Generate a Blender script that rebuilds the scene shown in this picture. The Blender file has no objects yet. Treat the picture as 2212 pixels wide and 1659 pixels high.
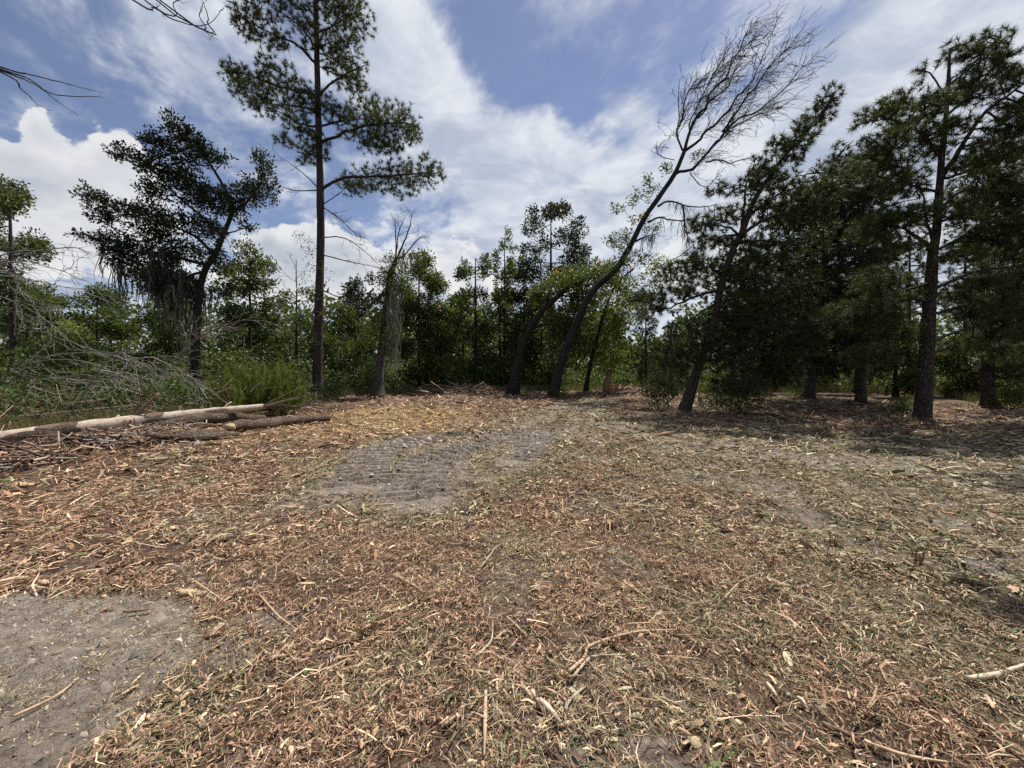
import bpy, math, random
import numpy as np
from math import radians, sin, cos, tan, pi
rng = np.random.default_rng(11)
random.seed(11)
S = bpy.context.scene
C = S.collection

# ------------------------------------------------------------------ camera
CAMZ, FPX = 1.6, 400.0            # eye height, focal length in pixels of a 1024 wide frame
PITCH = math.atan(16.0 / FPX)
cd = bpy.data.cameras.new('camera'); cam = bpy.data.objects.new('camera', cd); C.objects.link(cam)
cam.location = (0, 0, CAMZ); cam.rotation_euler = (pi / 2 - PITCH, 0, 0)
cd.sensor_width = 36; cd.lens = 36 * FPX / 1024; cd.clip_end = 3000; cd.clip_start = 0.05
S.camera = cam
K = 1024 / 2212.0
def ray(x, y):
    u = (x * K - 512) / FPX; v = (384 - y * K) / FPX
    return np.array([u, cos(PITCH) + v * sin(PITCH), -sin(PITCH) + v * cos(PITCH)])
def P(x, y, d):                    # a point of the photograph at d metres in front of the eye
    r = ray(x, y); return np.array([0, 0, CAMZ]) + r * (d / r[1])
def G(x, y):                       # where that sight line meets the ground
    r = ray(x, y); t = -CAMZ / r[2]; return np.array([r[0] * t, r[1] * t])

# ------------------------------------------------------------------ sun, sky, exposure
SUN_EL, SUN_AZ = radians(61), radians(38)      # azimuth to the right of the view direction (+Y)
sd = bpy.data.lights.new('sun', 'SUN'); so = bpy.data.objects.new('sun', sd); C.objects.link(so)
sd.energy = 5.0; sd.angle = radians(0.5); sd.color = (1.0, 0.955, 0.89)
so.rotation_euler = (pi / 2 - SUN_EL, 0, pi - SUN_AZ)
so.location = (0, 0, 60)
S.view_settings.view_transform = 'Standard'; S.view_settings.look = 'None'
S.view_settings.exposure = 0.46; S.view_settings.gamma = 1.0
S.cycles.max_bounces = 4; S.cycles.diffuse_bounces = 2; S.cycles.transmission_bounces = 3
S.cycles.transparent_max_bounces = 4; S.cycles.use_denoising = False
S.cycles.caustics_reflective = False; S.cycles.caustics_refractive = False

class NT:                           # tiny node-tree helper
    def __init__(s, nt): s.t = nt
    def n(s, typ, **kw):
        nd = s.t.nodes.new(typ)
        for k, v in kw.items(): setattr(nd, k, v)
        return nd
    def put(s, sock, v):
        if isinstance(v, bpy.types.NodeSocket): s.t.links.new(v, sock)
        elif v is not None: sock.default_value = v
    def m(s, op, a, b=None, c=None, clamp=False):
        nd = s.n('ShaderNodeMath', operation=op, use_clamp=clamp)
        for i, v in enumerate((a, b, c)):
            if v is not None: s.put(nd.inputs[i], v)
        return nd.outputs[0]
    def vm(s, op, a, b=None):
        nd = s.n('ShaderNodeVectorMath', operation=op)
        s.put(nd.inputs[0], a)
        if b is not None: s.put(nd.inputs[1], b)
        return nd.outputs[0]
    def comb(s, x, y, z):
        nd = s.n('ShaderNodeCombineXYZ')
        for i, v in enumerate((x, y, z)): s.put(nd.inputs[i], v)
        return nd.outputs[0]
    def sep(s, v):
        nd = s.n('ShaderNodeSeparateXYZ'); s.put(nd.inputs[0], v); return nd.outputs
    def noise(s, vec, scale, detail=4, rough=0.55, dist=0.0, col=False):
        nd = s.n('ShaderNodeTexNoise')
        s.put(nd.inputs['Vector'], vec); s.put(nd.inputs['Scale'], scale); s.put(nd.inputs['Detail'], detail)
        s.put(nd.inputs['Roughness'], rough); s.put(nd.inputs['Distortion'], dist)
        return nd.outputs['Color' if col else 'Fac']
    def step(s, v, lo, hi, a=0.0, b=1.0):
        nd = s.n('ShaderNodeMapRange', interpolation_type='SMOOTHSTEP')
        s.put(nd.inputs[0], v)
        for i, k in enumerate((lo, hi, a, b)): s.put(nd.inputs[i + 1], k)
        return nd.outputs[0]
    def mix(s, f, a, b, typ='MIX'):
        nd = s.n('ShaderNodeMix', data_type='RGBA', blend_type=typ)
        s.put(nd.inputs[0], f)
        for i, v in ((6, a), (7, b)):
            s.put(nd.inputs[i], (*v, 1) if isinstance(v, tuple) and len(v) == 3 else v)
        return nd.outputs[2]

W = bpy.data.worlds.new('World'); S.world = W; W.use_nodes = True
W.node_tree.nodes.clear()
w = NT(W.node_tree)
gen = w.n('ShaderNodeTexCoord').outputs['Generated']
sky = w.n('ShaderNodeTexSky', sky_type='NISHITA', sun_disc=False)
sky.sun_elevation = SUN_EL; sky.sun_rotation = SUN_AZ
sky.air_density = 1.0; sky.dust_density = 0.3; sky.ozone_density = 2.2
blue = w.mix(1.0, sky.outputs[0], (1.10, 1.0, 1.08), 'MULTIPLY')
dx, dy, dz = w.sep(gen)
az = w.m('ARCTAN2', dx, dy); el = w.m('ARCSINE', dz)
# cirrus streaks on a flat high layer
pz = w.m('ADD', w.m('MAXIMUM', dz, 0.0), 0.12)
px, py = w.m('DIVIDE', dx, pz), w.m('DIVIDE', dy, pz)
ca, sa = cos(radians(35)), sin(radians(35))
sx = w.m('ADD', w.m('MULTIPLY', px, ca), w.m('MULTIPLY', py, sa))
sy = w.m('SUBTRACT', w.m('MULTIPLY', py, ca), w.m('MULTIPLY', px, sa))
cir1 = w.noise(w.comb(w.m('MULTIPLY', sx, 2.1), w.m('MULTIPLY', sy, 1.15), 3.1), 1.0, 5, 0.6, 0.5)
cir2 = w.noise(w.comb(w.m('MULTIPLY', sx, 8.0), w.m('MULTIPLY', sy, 5.0), 8.4), 1.0, 4, 0.62, 0.3)
cir0 = w.noise(w.comb(px, py, 1.7), 0.55, 3, 0.5, 0.3)
# warped azimuth / elevation for the larger cloud bodies
wc = w.vm('SUBTRACT', w.noise(w.comb(az, el, 0.3), 5.0, 4, 0.62, 0.0, True), (0.5, 0.5, 0.5))
wx, wy, _ = w.sep(wc)
def azel(x, y):
    r = ray(x, y); r = r / np.linalg.norm(r)
    return math.atan2(r[0], r[1]), math.asin(r[2])
def blob(x, y, rx, ry, rot=0.0, warp=0.18):
    a0, e0 = azel(x, y); a1, _ = azel(x + rx, y); _, e1 = azel(x, y - ry)
    ra, re = abs(a1 - a0), abs(e1 - e0)
    u = w.m('ADD', w.m('SUBTRACT', az, a0), w.m('MULTIPLY', wx, warp))
    v = w.m('ADD', w.m('SUBTRACT', el, e0), w.m('MULTIPLY', wy, warp))
    c_, s_ = cos(radians(rot)), sin(radians(rot))
    u2 = w.m('ADD', w.m('MULTIPLY', u, c_ / ra), w.m('MULTIPLY', v, s_ / ra))
    v2 = w.m('SUBTRACT', w.m('MULTIPLY', v, c_ / re), w.m('MULTIPLY', u, s_ / re))
    q = w.m('ADD', w.m('MULTIPLY', u2, u2), w.m('MULTIPLY', v2, v2))
    return w.m('EXPONENT', w.m('MULTIPLY', q, -1.0))
def total(bl):
    t = bl[0]
    for b in bl[1:]: t = w.m('ADD', t, b)
    return t
# thin veils: white areas, with blue windows between them
veil = total([blob(1120, 380, 300, 130, -28), blob(1000, 300, 160, 90, -30), blob(1350, 470, 330, 130), blob(860, 60, 120, 200, 0),
              blob(2050, 120, 420, 330), blob(1750, 480, 420, 240), blob(2300, 500, 500, 500), blob(1130, 560, 260, 90)])
wind = total([blob(1010, 90, 150, 120, -15), blob(1230, 250, 110, 90, -40), blob(820, 480, 130, 90), blob(1060, 500, 90, 60, -45)])
streak = w.m('MULTIPLY', w.step(cir1, 0.36, 0.72), w.step(cir2, 0.1, 0.75, 0.45, 1.0))
vd = w.m('ADD', w.m('MULTIPLY', veil, 1.0), w.m('MULTIPLY', streak, 0.85))
vd = w.m('ADD', vd, w.step(cir0, 0.35, 0.8, 0.0, 0.35))
vd = w.m('SUBTRACT', vd, w.m('MULTIPLY', wind, 0.6))
vd = w.m('ADD', vd, w.step(el, 0.0, 0.35, 0.30, 0.0))
alto = w.noise(w.comb(w.m('MULTIPLY', sx, 4.2), w.m('MULTIPLY', sy, 2.6), 5.5), 1.0, 5, 0.6, 0.4)
vd = w.m('ADD', vd, w.m('ADD', w.m('MULTIPLY', w.m('SUBTRACT', cir2, 0.5), 0.8), w.m('MULTIPLY', w.m('SUBTRACT', alto, 0.47), 2.2)))
veil_a = w.step(vd, 0.02, 0.98, 0.08, 0.98)
grey = w.noise(w.comb(w.m('MULTIPLY', sx, 3.0), w.m('MULTIPLY', sy, 3.4), 12.5), 1.0, 5, 0.6, 0.5)
veil_c = w.mix(w.m('MULTIPLY', w.step(cir2, 0.25, 0.7, 0.5, 1.0), w.step(grey, 0.30, 0.62)), (5.0, 5.7, 7.1), (8.8, 9.2, 9.8))
# cumulus: named banks in view, and scattered low ones all round
nb = w.noise(w.comb(az, w.m('MULTIPLY', el, 1.5), 7.7), 17.0, 5, 0.56, 0.1)
bank = w.noise(w.comb(az, w.m('MULTIPLY', el, 2.0), 2.2), 1.6, 2, 0.5)
low = w.m('MULTIPLY', w.step(bank, 0.50, 0.66), w.m('MULTIPLY', w.step(el, 0.42, 0.22), 0.62))
cum = total([blob(75, 275, 52, 40, 0, .12), blob(20, 370, 100, 70, 0, .12), blob(255, 345, 95, 52, 10, .12), blob(200, 430, 230, 70, 0, .12), blob(90, 530, 220, 70, 0, .1),
             blob(690, 535, 80, 60, 0, .08), blob(600, 560, 60, 50, 0, .08), blob(770, 570, 80, 50, 0, .08), blob(660, 620, 170, 60, 0, .08), blob(575, 520, 30, 22, 0, .06)])
cf = w.m('ADD', w.m('MAXIMUM', cum, low), w.m('MULTIPLY', w.m('SUBTRACT', nb, 0.5), 1.25))
cum_a = w.step(cf, 0.42, 0.56)
shade = w.m('ADD', w.step(cf, 0.7, 1.7, 0.0, 0.6), w.step(nb, 0.6, 0.4, 0.0, 0.35), clamp=True)
cum_c = w.mix(shade, (9.2, 9.3, 9.4), (5.2, 5.7, 6.6))
col = w.mix(veil_a, blue, veil_c)
col = w.mix(w.m('MULTIPLY', cum_a, 0.96), col, cum_c)
W.cycles.sampling_method = 'NONE'
bg = w.n('ShaderNodeBackground'); w.put(bg.inputs[0], col); bg.inputs[1].default_value = 0.066
wo = w.n('ShaderNodeOutputWorld'); W.node_tree.links.new(bg.outputs[0], wo.inputs[0])

# ------------------------------------------------------------------ materials
def newmat(name):
    m = bpy.data.materials.new(name); m.use_nodes = True; m.node_tree.nodes.clear()
    t = NT(m.node_tree)
    o = t.n('ShaderNodeOutputMaterial'); b = t.n('ShaderNodeBsdfPrincipled')
    m.node_tree.links.new(b.outputs[0], o.inputs[0])
    return m, t, b, o
def leaf_mat(name, c1, c2, transl=0.3, rough=0.5, spec=0.3, c3=None):
    m, t, b, o = newmat(name)
    at = t.n('ShaderNodeAttribute', attribute_name='col')
    r, g, bl = t.sep(at.outputs['Vector'])
    c = t.mix(r, c1, c2)
    if c3: c = t.mix(t.step(g, 0.982, 0.988), c, c3)
    t.put(b.inputs['Base Color'], c); b.inputs['Roughness'].default_value = rough
    b.inputs['Specular IOR Level'].default_value = spec
    tr = t.n('ShaderNodeBsdfTranslucent'); t.put(tr.inputs[0], t.mix(1.0, c, (1.25, 1.3, 0.6), 'MULTIPLY'))
    mx = t.n('ShaderNodeMixShader'); mx.inputs[0].default_value = transl
    t.t.links.new(b.outputs[0], mx.inputs[1]); t.t.links.new(tr.outputs[0], mx.inputs[2]); t.t.links.new(mx.outputs[0], o.inputs[0])
    return m
def bark_mat(name, c1, c2, c3, sc=(14, 14, 3), bump=0.6, lichen=None):
    m, t, b, o = newmat(name)
    co = t.n('ShaderNodeTexCoord').outputs['Object']
    v = t.vm('MULTIPLY', co, sc)
    vor = t.n('ShaderNodeTexVoronoi', feature='DISTANCE_TO_EDGE'); t.put(vor.inputs['Vector'], t.vm('ADD', v, t.vm('MULTIPLY', t.noise(v, 1.3, 3, .6, 0, True), (0.9, 0.9, 0.9)))); vor.inputs['Scale'].default_value = 1.0
    crack = t.step(vor.outputs['Distance'], 0.0, 0.22)
    n1 = t.noise(v, 0.6, 5, 0.65)
    c = t.mix(t.step(n1, 0.3, 0.7), c1, c2)
    c = t.mix(crack, c3, c)
    if lichen:
        c = t.mix(t.step(t.noise(co, 2.3, 5, .6), 0.52, 0.66, 0, 0.7), c, lichen)
    t.put(b.inputs['Base Color'], c); b.inputs['Roughness'].default_value = 0.9; b.inputs['Specular IOR Level'].default_value = 0.15
    bp = t.n('ShaderNodeBump'); bp.inputs['Strength'].default_value = bump; bp.inputs['Distance'].default_value = 0.03
    t.put(bp.inputs['Height'], t.m('ADD', crack, t.m('MULTIPLY', n1, 0.6))); t.put(b.inputs['Normal'], bp.outputs[0])
    return m
def col_mat(name, rough=0.85, spec=0.12, nscale=60, bump=0.3):       # colour comes per piece from the mesh
    m, t, b, o = newmat(name)
    at = t.n('ShaderNodeAttribute', attribute_name='col')
    co = t.n('ShaderNodeTexCoord').outputs['Object']
    n1 = t.noise(co, nscale, 3, 0.6)
    c = t.mix(1.0, at.outputs['Color'], t.mix(n1, (0.72, 0.72, 0.72), (1.28, 1.28, 1.28)), 'MULTIPLY')
    t.put(b.inputs['Base Color'], c); b.inputs['Roughness'].default_value = rough; b.inputs['Specular IOR Level'].default_value = spec
    return m
def wood_mat(name, c1, c2, c3, sc=(30, 30, 6)):
    m, t, b, o = newmat(name)
    co = t.n('ShaderNodeTexCoord').outputs['Object']
    oi = t.n('ShaderNodeObjectInfo').outputs['Random']
    v = t.vm('MULTIPLY', t.vm('ADD', co, t.comb(oi, t.m('MULTIPLY', oi, 7.0), 0.0)), sc)
    n1 = t.noise(v, 1.0, 5, 0.65); n2 = t.noise(co, 5, 3, 0.6)
    c = t.mix(t.step(n1, 0.3, 0.7), c1, c2); c = t.mix(t.step(n2, 0.5, 0.72), c, c3)
    c = t.mix(1.0, c, t.mix(oi, (0.7, 0.7, 0.7), (1.25, 1.22, 1.18)), 'MULTIPLY')
    t.put(b.inputs['Base Color'], c); b.inputs['Roughness'].default_value = 0.85; b.inputs['Specular IOR Level'].default_value = 0.15
    bp = t.n('ShaderNodeBump'); bp.inputs['Strength'].default_value = 0.5; bp.inputs['Distance'].default_value = 0.01
    t.put(bp.inputs['Height'], n1); t.put(b.inputs['Normal'], bp.outputs[0])
    return m
M = {}
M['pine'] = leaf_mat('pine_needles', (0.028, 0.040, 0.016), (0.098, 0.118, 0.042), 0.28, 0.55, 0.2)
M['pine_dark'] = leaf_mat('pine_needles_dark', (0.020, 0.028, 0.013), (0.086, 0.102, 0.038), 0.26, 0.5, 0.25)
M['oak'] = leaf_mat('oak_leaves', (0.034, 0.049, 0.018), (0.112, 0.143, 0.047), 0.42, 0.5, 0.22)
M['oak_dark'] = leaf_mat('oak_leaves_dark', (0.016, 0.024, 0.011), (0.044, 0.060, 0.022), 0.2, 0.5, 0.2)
M['leaf_mid'] = leaf_mat('broad_leaves_mid', (0.042, 0.060, 0.018), (0.135, 0.165, 0.050), 0.42, 0.5, 0.25, (0.42, 0.22, 0.05))
M['leaf_light'] = leaf_mat('broad_leaves_light', (0.075, 0.100, 0.028), (0.200, 0.235, 0.072), 0.46, 0.55, 0.18)
M['fennel'] = leaf_mat('fennel_plumes', (0.075, 0.105, 0.026), (0.21, 0.245, 0.075), 0.35, 0.7, 0.1)
M['weed'] = leaf_mat('weed_leaves', (0.034, 0.058, 0.022), (0.120, 0.165, 0.062), 0.3, 0.6, 0.15, (0.26, 0.13, 0.085))
M['grass'] = leaf_mat('grass_blades', (0.09, 0.10, 0.04), (0.26, 0.24, 0.12), 0.25, 0.7, 0.12)
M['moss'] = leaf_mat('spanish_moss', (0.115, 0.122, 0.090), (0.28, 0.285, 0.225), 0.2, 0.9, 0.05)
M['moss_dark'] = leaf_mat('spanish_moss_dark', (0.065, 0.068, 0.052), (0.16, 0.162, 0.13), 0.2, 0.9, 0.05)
M['bark_pine'] = bark_mat('pine_bark', (0.060, 0.046, 0.038), (0.135, 0.108, 0.092), (0.026, 0.020, 0.018), (26, 26, 7), 0.8)
M['bark_oak'] = bark_mat('oak_bark', (0.034, 0.030, 0.027), (0.080, 0.070, 0.062), (0.016, 0.014, 0.013), (30, 30, 6), 0.8)
M['bark_grey'] = bark_mat('grey_bark', (0.075, 0.066, 0.058), (0.16, 0.148, 0.13), (0.03, 0.027, 0.024), (24, 24, 4), 0.7, (0.15, 0.165, 0.11))
M['bark_log'] = bark_mat('log_bark', (0.11, 0.08, 0.058), (0.22, 0.168, 0.125), (0.10, 0.07, 0.05), (11, 22, 22), 0.9, (0.20, 0.18, 0.125))
M['twig_dark'] = wood_mat('dark_twigs', (0.024, 0.020, 0.018), (0.050, 0.042, 0.036), (0.03, 0.025, 0.022))
M['twig_grey'] = wood_mat('weathered_grey_twigs', (0.16, 0.145, 0.13), (0.30, 0.28, 0.25), (0.12, 0.10, 0.085))
M['stick'] = wood_mat('tan_stick_wood', (0.36, 0.25, 0.165), (0.52, 0.38, 0.26), (0.25, 0.165, 0.11))
M['stick_pale'] = wood_mat('pale_stick_wood', (0.40, 0.33, 0.24), (0.56, 0.48, 0.36), (0.30, 0.23, 0.16))
M['stick_dark'] = wood_mat('dark_stick_wood', (0.10, 0.068, 0.050), (0.19, 0.13, 0.095), (0.06, 0.045, 0.036))
M['chip_tan'] = wood_mat('tan_chip_wood', (0.40, 0.27, 0.17), (0.58, 0.42, 0.28), (0.30, 0.19, 0.12))
M['chip_yellow'] = wood_mat('yellow_chip_wood', (0.46, 0.35, 0.20), (0.60, 0.48, 0.30), (0.36, 0.24, 0.13))
M['chip_red'] = wood_mat('red_brown_bark_chip', (0.24, 0.12, 0.075), (0.38, 0.21, 0.14), (0.13, 0.07, 0.05))
M['log_wood'] = wood_mat('peeled_log_wood', (0.40, 0.32, 0.245), (0.62, 0.53, 0.43), (0.30, 0.21, 0.145), (4, 22, 40))
M['mulch'] = col_mat('mulch_shreds')
M['post'] = wood_mat('post_wood', (0.10, 0.09, 0.08), (0.17, 0.15, 0.13), (0.08, 0.07, 0.06))

# ------------------------------------------------------------------ mesh helpers
def mesh(name, v, faces, mat, smooth=False, col=None):
    """v (n,3); faces: list of int arrays (m,3) / (m,4)"""
    me = bpy.data.meshes.new(name)
    v = np.ascontiguousarray(v, dtype=np.float32)
    fs = [np.asarray(f, dtype=np.int32) for f in faces if len(f)]
    me.vertices.add(len(v)); me.vertices.foreach_set('co', v.ravel())
    loops = np.concatenate([f.ravel() for f in fs]); tot = np.concatenate([np.full(len(f), f.shape[1], np.int32) for f in fs])
    start = np.concatenate([[0], np.cumsum(tot)[:-1]]).astype(np.int32)
    me.loops.add(len(loops)); me.loops.foreach_set('vertex_index', loops)
    me.polygons.add(len(tot)); me.polygons.foreach_set('loop_start', start)
    if smooth: me.polygons.foreach_set('use_smooth', np.ones(len(tot), bool))
    if col is not None:
        a = me.color_attributes.new('col', 'FLOAT_COLOR', 'POINT')
        c4 = np.ones((len(v), 4), np.float32); c4[:, :3] = col
        a.data.foreach_set('color', c4.ravel())
    me.update(calc_edges=True)
    me.materials.append(M[mat] if isinstance(mat, str) else mat)
    return me
def obj(name, me, parent=None, loc=(0, 0, 0), rot=None):
    o = bpy.data.objects.new(name, me); C.objects.link(o); o.location = loc
    if rot is not None: o.rotation_euler = rot
    if parent: o.parent = parent
    return o
def tag(o, label=None, cat=None, group=None, kind=None):
    if label: o['label'] = label
    if cat: o['category'] = cat
    if group: o['group'] = group
    if kind: o['kind'] = kind
    return o
def thing(name, loc, label, cat, group=None):
    o = bpy.data.objects.new(name, None); C.objects.link(o); o.location = loc; o.empty_display_size = 0.2
    return tag(o, label, cat, group)

def unit(a): return a / np.maximum(np.linalg.norm(a, axis=-1, keepdims=True), 1e-9)
def spline(pts, n, extra=None):
    p = np.asarray(pts, float)
    if len(p) == 2:
        t = np.linspace(0, 1, n)[:, None]; return p[0] * (1 - t) + p[1] * t
    q = np.vstack([2 * p[0] - p[1], p, 2 * p[-1] - p[-2]])
    s = np.linspace(0, len(p) - 1 - 1e-6, n); i = s.astype(int); t = (s - i)[:, None]
    a, b, c, d = q[i], q[i + 1], q[i + 2], q[i + 3]
    return 0.5 * (2 * b + (c - a) * t + (2 * a - 5 * b + 4 * c - d) * t ** 2 + (3 * b - a - 3 * c + d) * t ** 3)
def tube(pts, rad, k=8, rough=0.0, cap=True, seed=0):
    p = np.asarray(pts, float); n = len(p); rad = np.broadcast_to(rad, (n,))
    T = unit(np.gradient(p, axis=0))
    ref = np.array([1.0, 0, 0]) if abs(T[0, 0]) < 0.8 else np.array([0, 1.0, 0])
    N = np.zeros_like(p); N[0] = unit(np.cross(T[0], ref))
    for i in range(1, n):
        v = N[i - 1] - T[i] * np.dot(N[i - 1], T[i]); N[i] = v / max(np.linalg.norm(v), 1e-9)
    B = np.cross(T, N); a = np.arange(k) * 2 * pi / k
    rr = rad[:, None] * np.ones(k)
    if rough:
        r2 = np.random.default_rng(seed); rr = rr * (1 + rough * (r2.random((n, k)) - 0.5) + rough * 0.8 * (r2.random((1, k)) - 0.5))
    v = p[:, None] + rr[..., None] * (np.cos(a)[None, :, None] * N[:, None] + np.sin(a)[None, :, None] * B[:, None])
    v = v.reshape(-1, 3)
    i, j = np.meshgrid(np.arange(n - 1), np.arange(k), indexing='ij'); j2 = (j + 1) % k
    q = np.stack([i * k + j, i * k + j2, (i + 1) * k + j2, (i + 1) * k + j], -1).reshape(-1, 4)
    tr = np.zeros((0, 3), int)
    if cap:
        v = np.vstack([v, p[0], p[-1]]); c0, c1 = len(v) - 2, len(v) - 1; jj = np.arange(k)
        tr = np.vstack([np.stack([np.full(k, c0), (jj + 1) % k, jj], -1), np.stack([np.full(k, c1), (n - 1) * k + jj, (n - 1) * k + (jj + 1) % k], -1)])
    return v, q, tr
def join(parts):
    vs, qs, ts, o = [], [], [], 0
    for v, q, t in parts:
        vs.append(v); qs.append(np.asarray(q, int).reshape(-1, 4) + o); ts.append(np.asarray(t, int).reshape(-1, 3) + o); o += len(v)
    return np.vstack(vs), np.vstack(qs), np.vstack(ts)
def segs(p0, p1, r0, r1, k=3):
    """many thin tapered sticks at once"""
    T = unit(p1 - p0); ref = np.where(np.abs(T[:, 2:3]) < 0.8, np.array([[0, 0, 1.0]]), np.array([[1.0, 0, 0]]))
    N = unit(np.cross(T, ref)); B = np.cross(T, N); n = len(p0)
    a = np.arange(k) * 2 * pi / k
    off = np.cos(a)[None, :, None] * N[:, None] + np.sin(a)[None, :, None] * B[:, None]
    v = np.concatenate([p0[:, None] + off * np.asarray(r0).reshape(-1, 1, 1), p1[:, None] + off * np.asarray(r1).reshape(-1, 1, 1)], 1).reshape(-1, 3)
    b = np.arange(n)[:, None] * 2 * k; j = np.arange(k); j2 = (j + 1) % k
    q = np.stack([b + j, b + j2, b + k + j2, b + k + j], -1).reshape(-1, 4)
    return v, q
def needles(c, d, k, L, wid, spread=(0.35, 1.3), back=0.12, sway=None):
    """tufts of needles: c (n,3) tips, d (n,3) directions -> one thin triangle per needle"""
    n = len(c); d = unit(d)
    ref = unit(rng.normal(size=(n, k, 3))); pr = unit(ref - (ref * d[:, None]).sum(-1, keepdims=True) * d[:, None])
    th = rng.uniform(*spread, (n, k, 1))
    nd = d[:, None] * np.cos(th) + pr * np.sin(th)
    if sway is not None: nd = unit(nd + np.asarray(sway))
    base = c[:, None] - d[:, None] * rng.uniform(0, back, (n, k, 1))
    ln = L * rng.uniform(0.7, 1.15, (n, k, 1)); side = unit(np.cross(nd, rng.normal(size=(n, k, 3)))) * wid * 0.5
    tip = base + nd * ln
    v = np.stack([base - side, base + side, tip], 2).reshape(-1, 3)
    f = np.arange(n * k * 3).reshape(-1, 3)
    cc = np.clip(rng.random((n, 1)) * 0.75 + rng.random((n, k)) * 0.25, 0, 1); g = rng.random((n, 1)) * np.ones((n, k))
    col = np.stack([cc, g, cc], -1).reshape(-1, 3).repeat(3, 0)
    return v, f, col
def leaves(c, k, R, L, wid, up=0.35, d=None):
    """clusters of k folded leaves around each centre"""
    n = len(c)
    o = rng.normal(size=(n, k, 3)); o = unit(o) * (rng.random((n, k, 1)) ** 0.5) * R
    ax = unit(o + rng.normal(size=(n, k, 3)) * R * 0.5 + (0 if d is None else unit(d)[:, None] * R))
    nr = unit(rng.normal(size=(n, k, 3)) + np.array([0, 0, up * 2])); sd_ = unit(np.cross(ax, nr))
    nr = np.cross(sd_, ax)
    s = rng.uniform(0.65, 1.25, (n, k, 1)); b = c[:, None] + o
    v = np.stack([b, b + ax * L * s * 0.45 + sd_ * wid * s * .5 + nr * wid * s * .18, b + ax * L * s, b + ax * L * s * 0.45 - sd_ * wid * s * .5 + nr * wid * s * .18], 2).reshape(-1, 3)
    f = np.arange(n * k * 4).reshape(-1, 4)
    cc = np.clip(rng.random((n, 1)) * 0.6 + rng.random((n, k)) * 0.4, 0, 1); g = rng.random((n, 1)) * np.ones((n, k))
    col = np.stack([cc, g, cc], -1).reshape(-1, 3).repeat(4, 0)
    return v, f, col
def strands(c, L, wid, k=5, spread=0.05):
    """hanging moss: k thin wavering ribbons under each point"""
    n = len(c); m = 5
    st = c[:, None] + rng.normal(size=(n, k, 3)) * np.array([spread, spread, 0.03])
    ln = np.asarray(L).reshape(-1, 1) * rng.uniform(0.45, 1.1, (n, k))
    t = np.linspace(0, 1, m); wob = np.cumsum(rng.normal(size=(n, k, m, 2)) * 0.036 * (1 + np.asarray(L).reshape(-1, 1, 1, 1) * .6), 2)
    p = np.repeat(st[:, :, None], m, 2); p[..., 2] -= ln[..., None] * t; p[..., :2] += wob
    a = rng.uniform(0, pi, (n, k, 1, 1)); sdv = np.concatenate([np.cos(a), np.sin(a), np.zeros_like(a)], -1)
    ww = wid * (1 - 0.85 * t ** 2)[None, None, :, None] * rng.uniform(0.5, 1.2, (n, k, 1, 1))
    v = np.stack([p - sdv * ww / 2, p + sdv * ww / 2], 3).reshape(-1, 3)
    b = (np.arange(n * k)[:, None] * m + np.arange(m - 1)[None]).reshape(-1) * 2
    f = np.stack([b, b + 1, b + 3, b + 2], -1)
    cc = rng.random((n, k)); col = np.stack([cc, cc * 0, cc], -1).reshape(-1, 3).repeat(m * 2, 0)
    return v, f, col

def hsh(ix, iy, s): return np.modf(np.abs(np.sin(ix * 127.1 + iy * 311.7 + s * 74.7) * 43758.5453))[0]
def vno(x, y, s=0):
    ix, iy = np.floor(x), np.floor(y); fx, fy = x - ix, y - iy; fx = fx * fx * (3 - 2 * fx); fy = fy * fy * (3 - 2 * fy)
    return (hsh(ix, iy, s) * (1 - fx) + hsh(ix + 1, iy, s) * fx) * (1 - fy) + (hsh(ix, iy + 1, s) * (1 - fx) + hsh(ix + 1, iy + 1, s) * fx) * fy
def fbm(x, y, o=4, s=0):
    t = 0; a = 0.5
    for i in range(o): t = t + a * vno(x * 2 ** i, y * 2 ** i, s + i); a *= 0.5
    return t / (1 - 0.5 ** o)
def sst(x, a, b): t = np.clip((x - a) / (b - a), 0, 1); return t * t * (3 - 2 * t)

# ------------------------------------------------------------------ ground
def path_px(pts): return spline(np.array([np.append(G(*p), 0) for p in pts]), 60)[:, :2]
TRACKS = []                        # (centre line, half width) of the machine's tread prints
for pts, off in (([(905, 1085), (900, 1030), (960, 985), (1080, 950), (1180, 918), (1190, 895)], (0,)),
                 ([(770, 1050), (790, 1000), (860, 965), (960, 945)], (0,)),
                 ([(1120, 1000), (1150, 965), (1170, 935), (1175, 905)], (0,)),
                 ):
    for o_ in off: TRACKS.append((path_px(pts), 0.42))
LANES = [path_px([(1040, 1010), (1110, 965), (1180, 925), (1215, 898), (1240, 878), (1310, 862)]), path_px([(1235, 885), (1330, 915), (1480, 945), (1640, 990), (1800, 1080), (2000, 1180)])]
def lane_field(x, y):
    best = np.full(x.shape, 9.0)
    for ln in LANES:
        for a, b in zip(ln[:-1:3], ln[3::3]):
            ab = b - a; t = np.clip(((x - a[0]) * ab[0] + (y - a[1]) * ab[1]) / (ab @ ab + 1e-9), 0, 1)
            best = np.minimum(best, np.hypot(x - a[0] - t * ab[0], y - a[1] - t * ab[1]))
    return best
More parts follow.
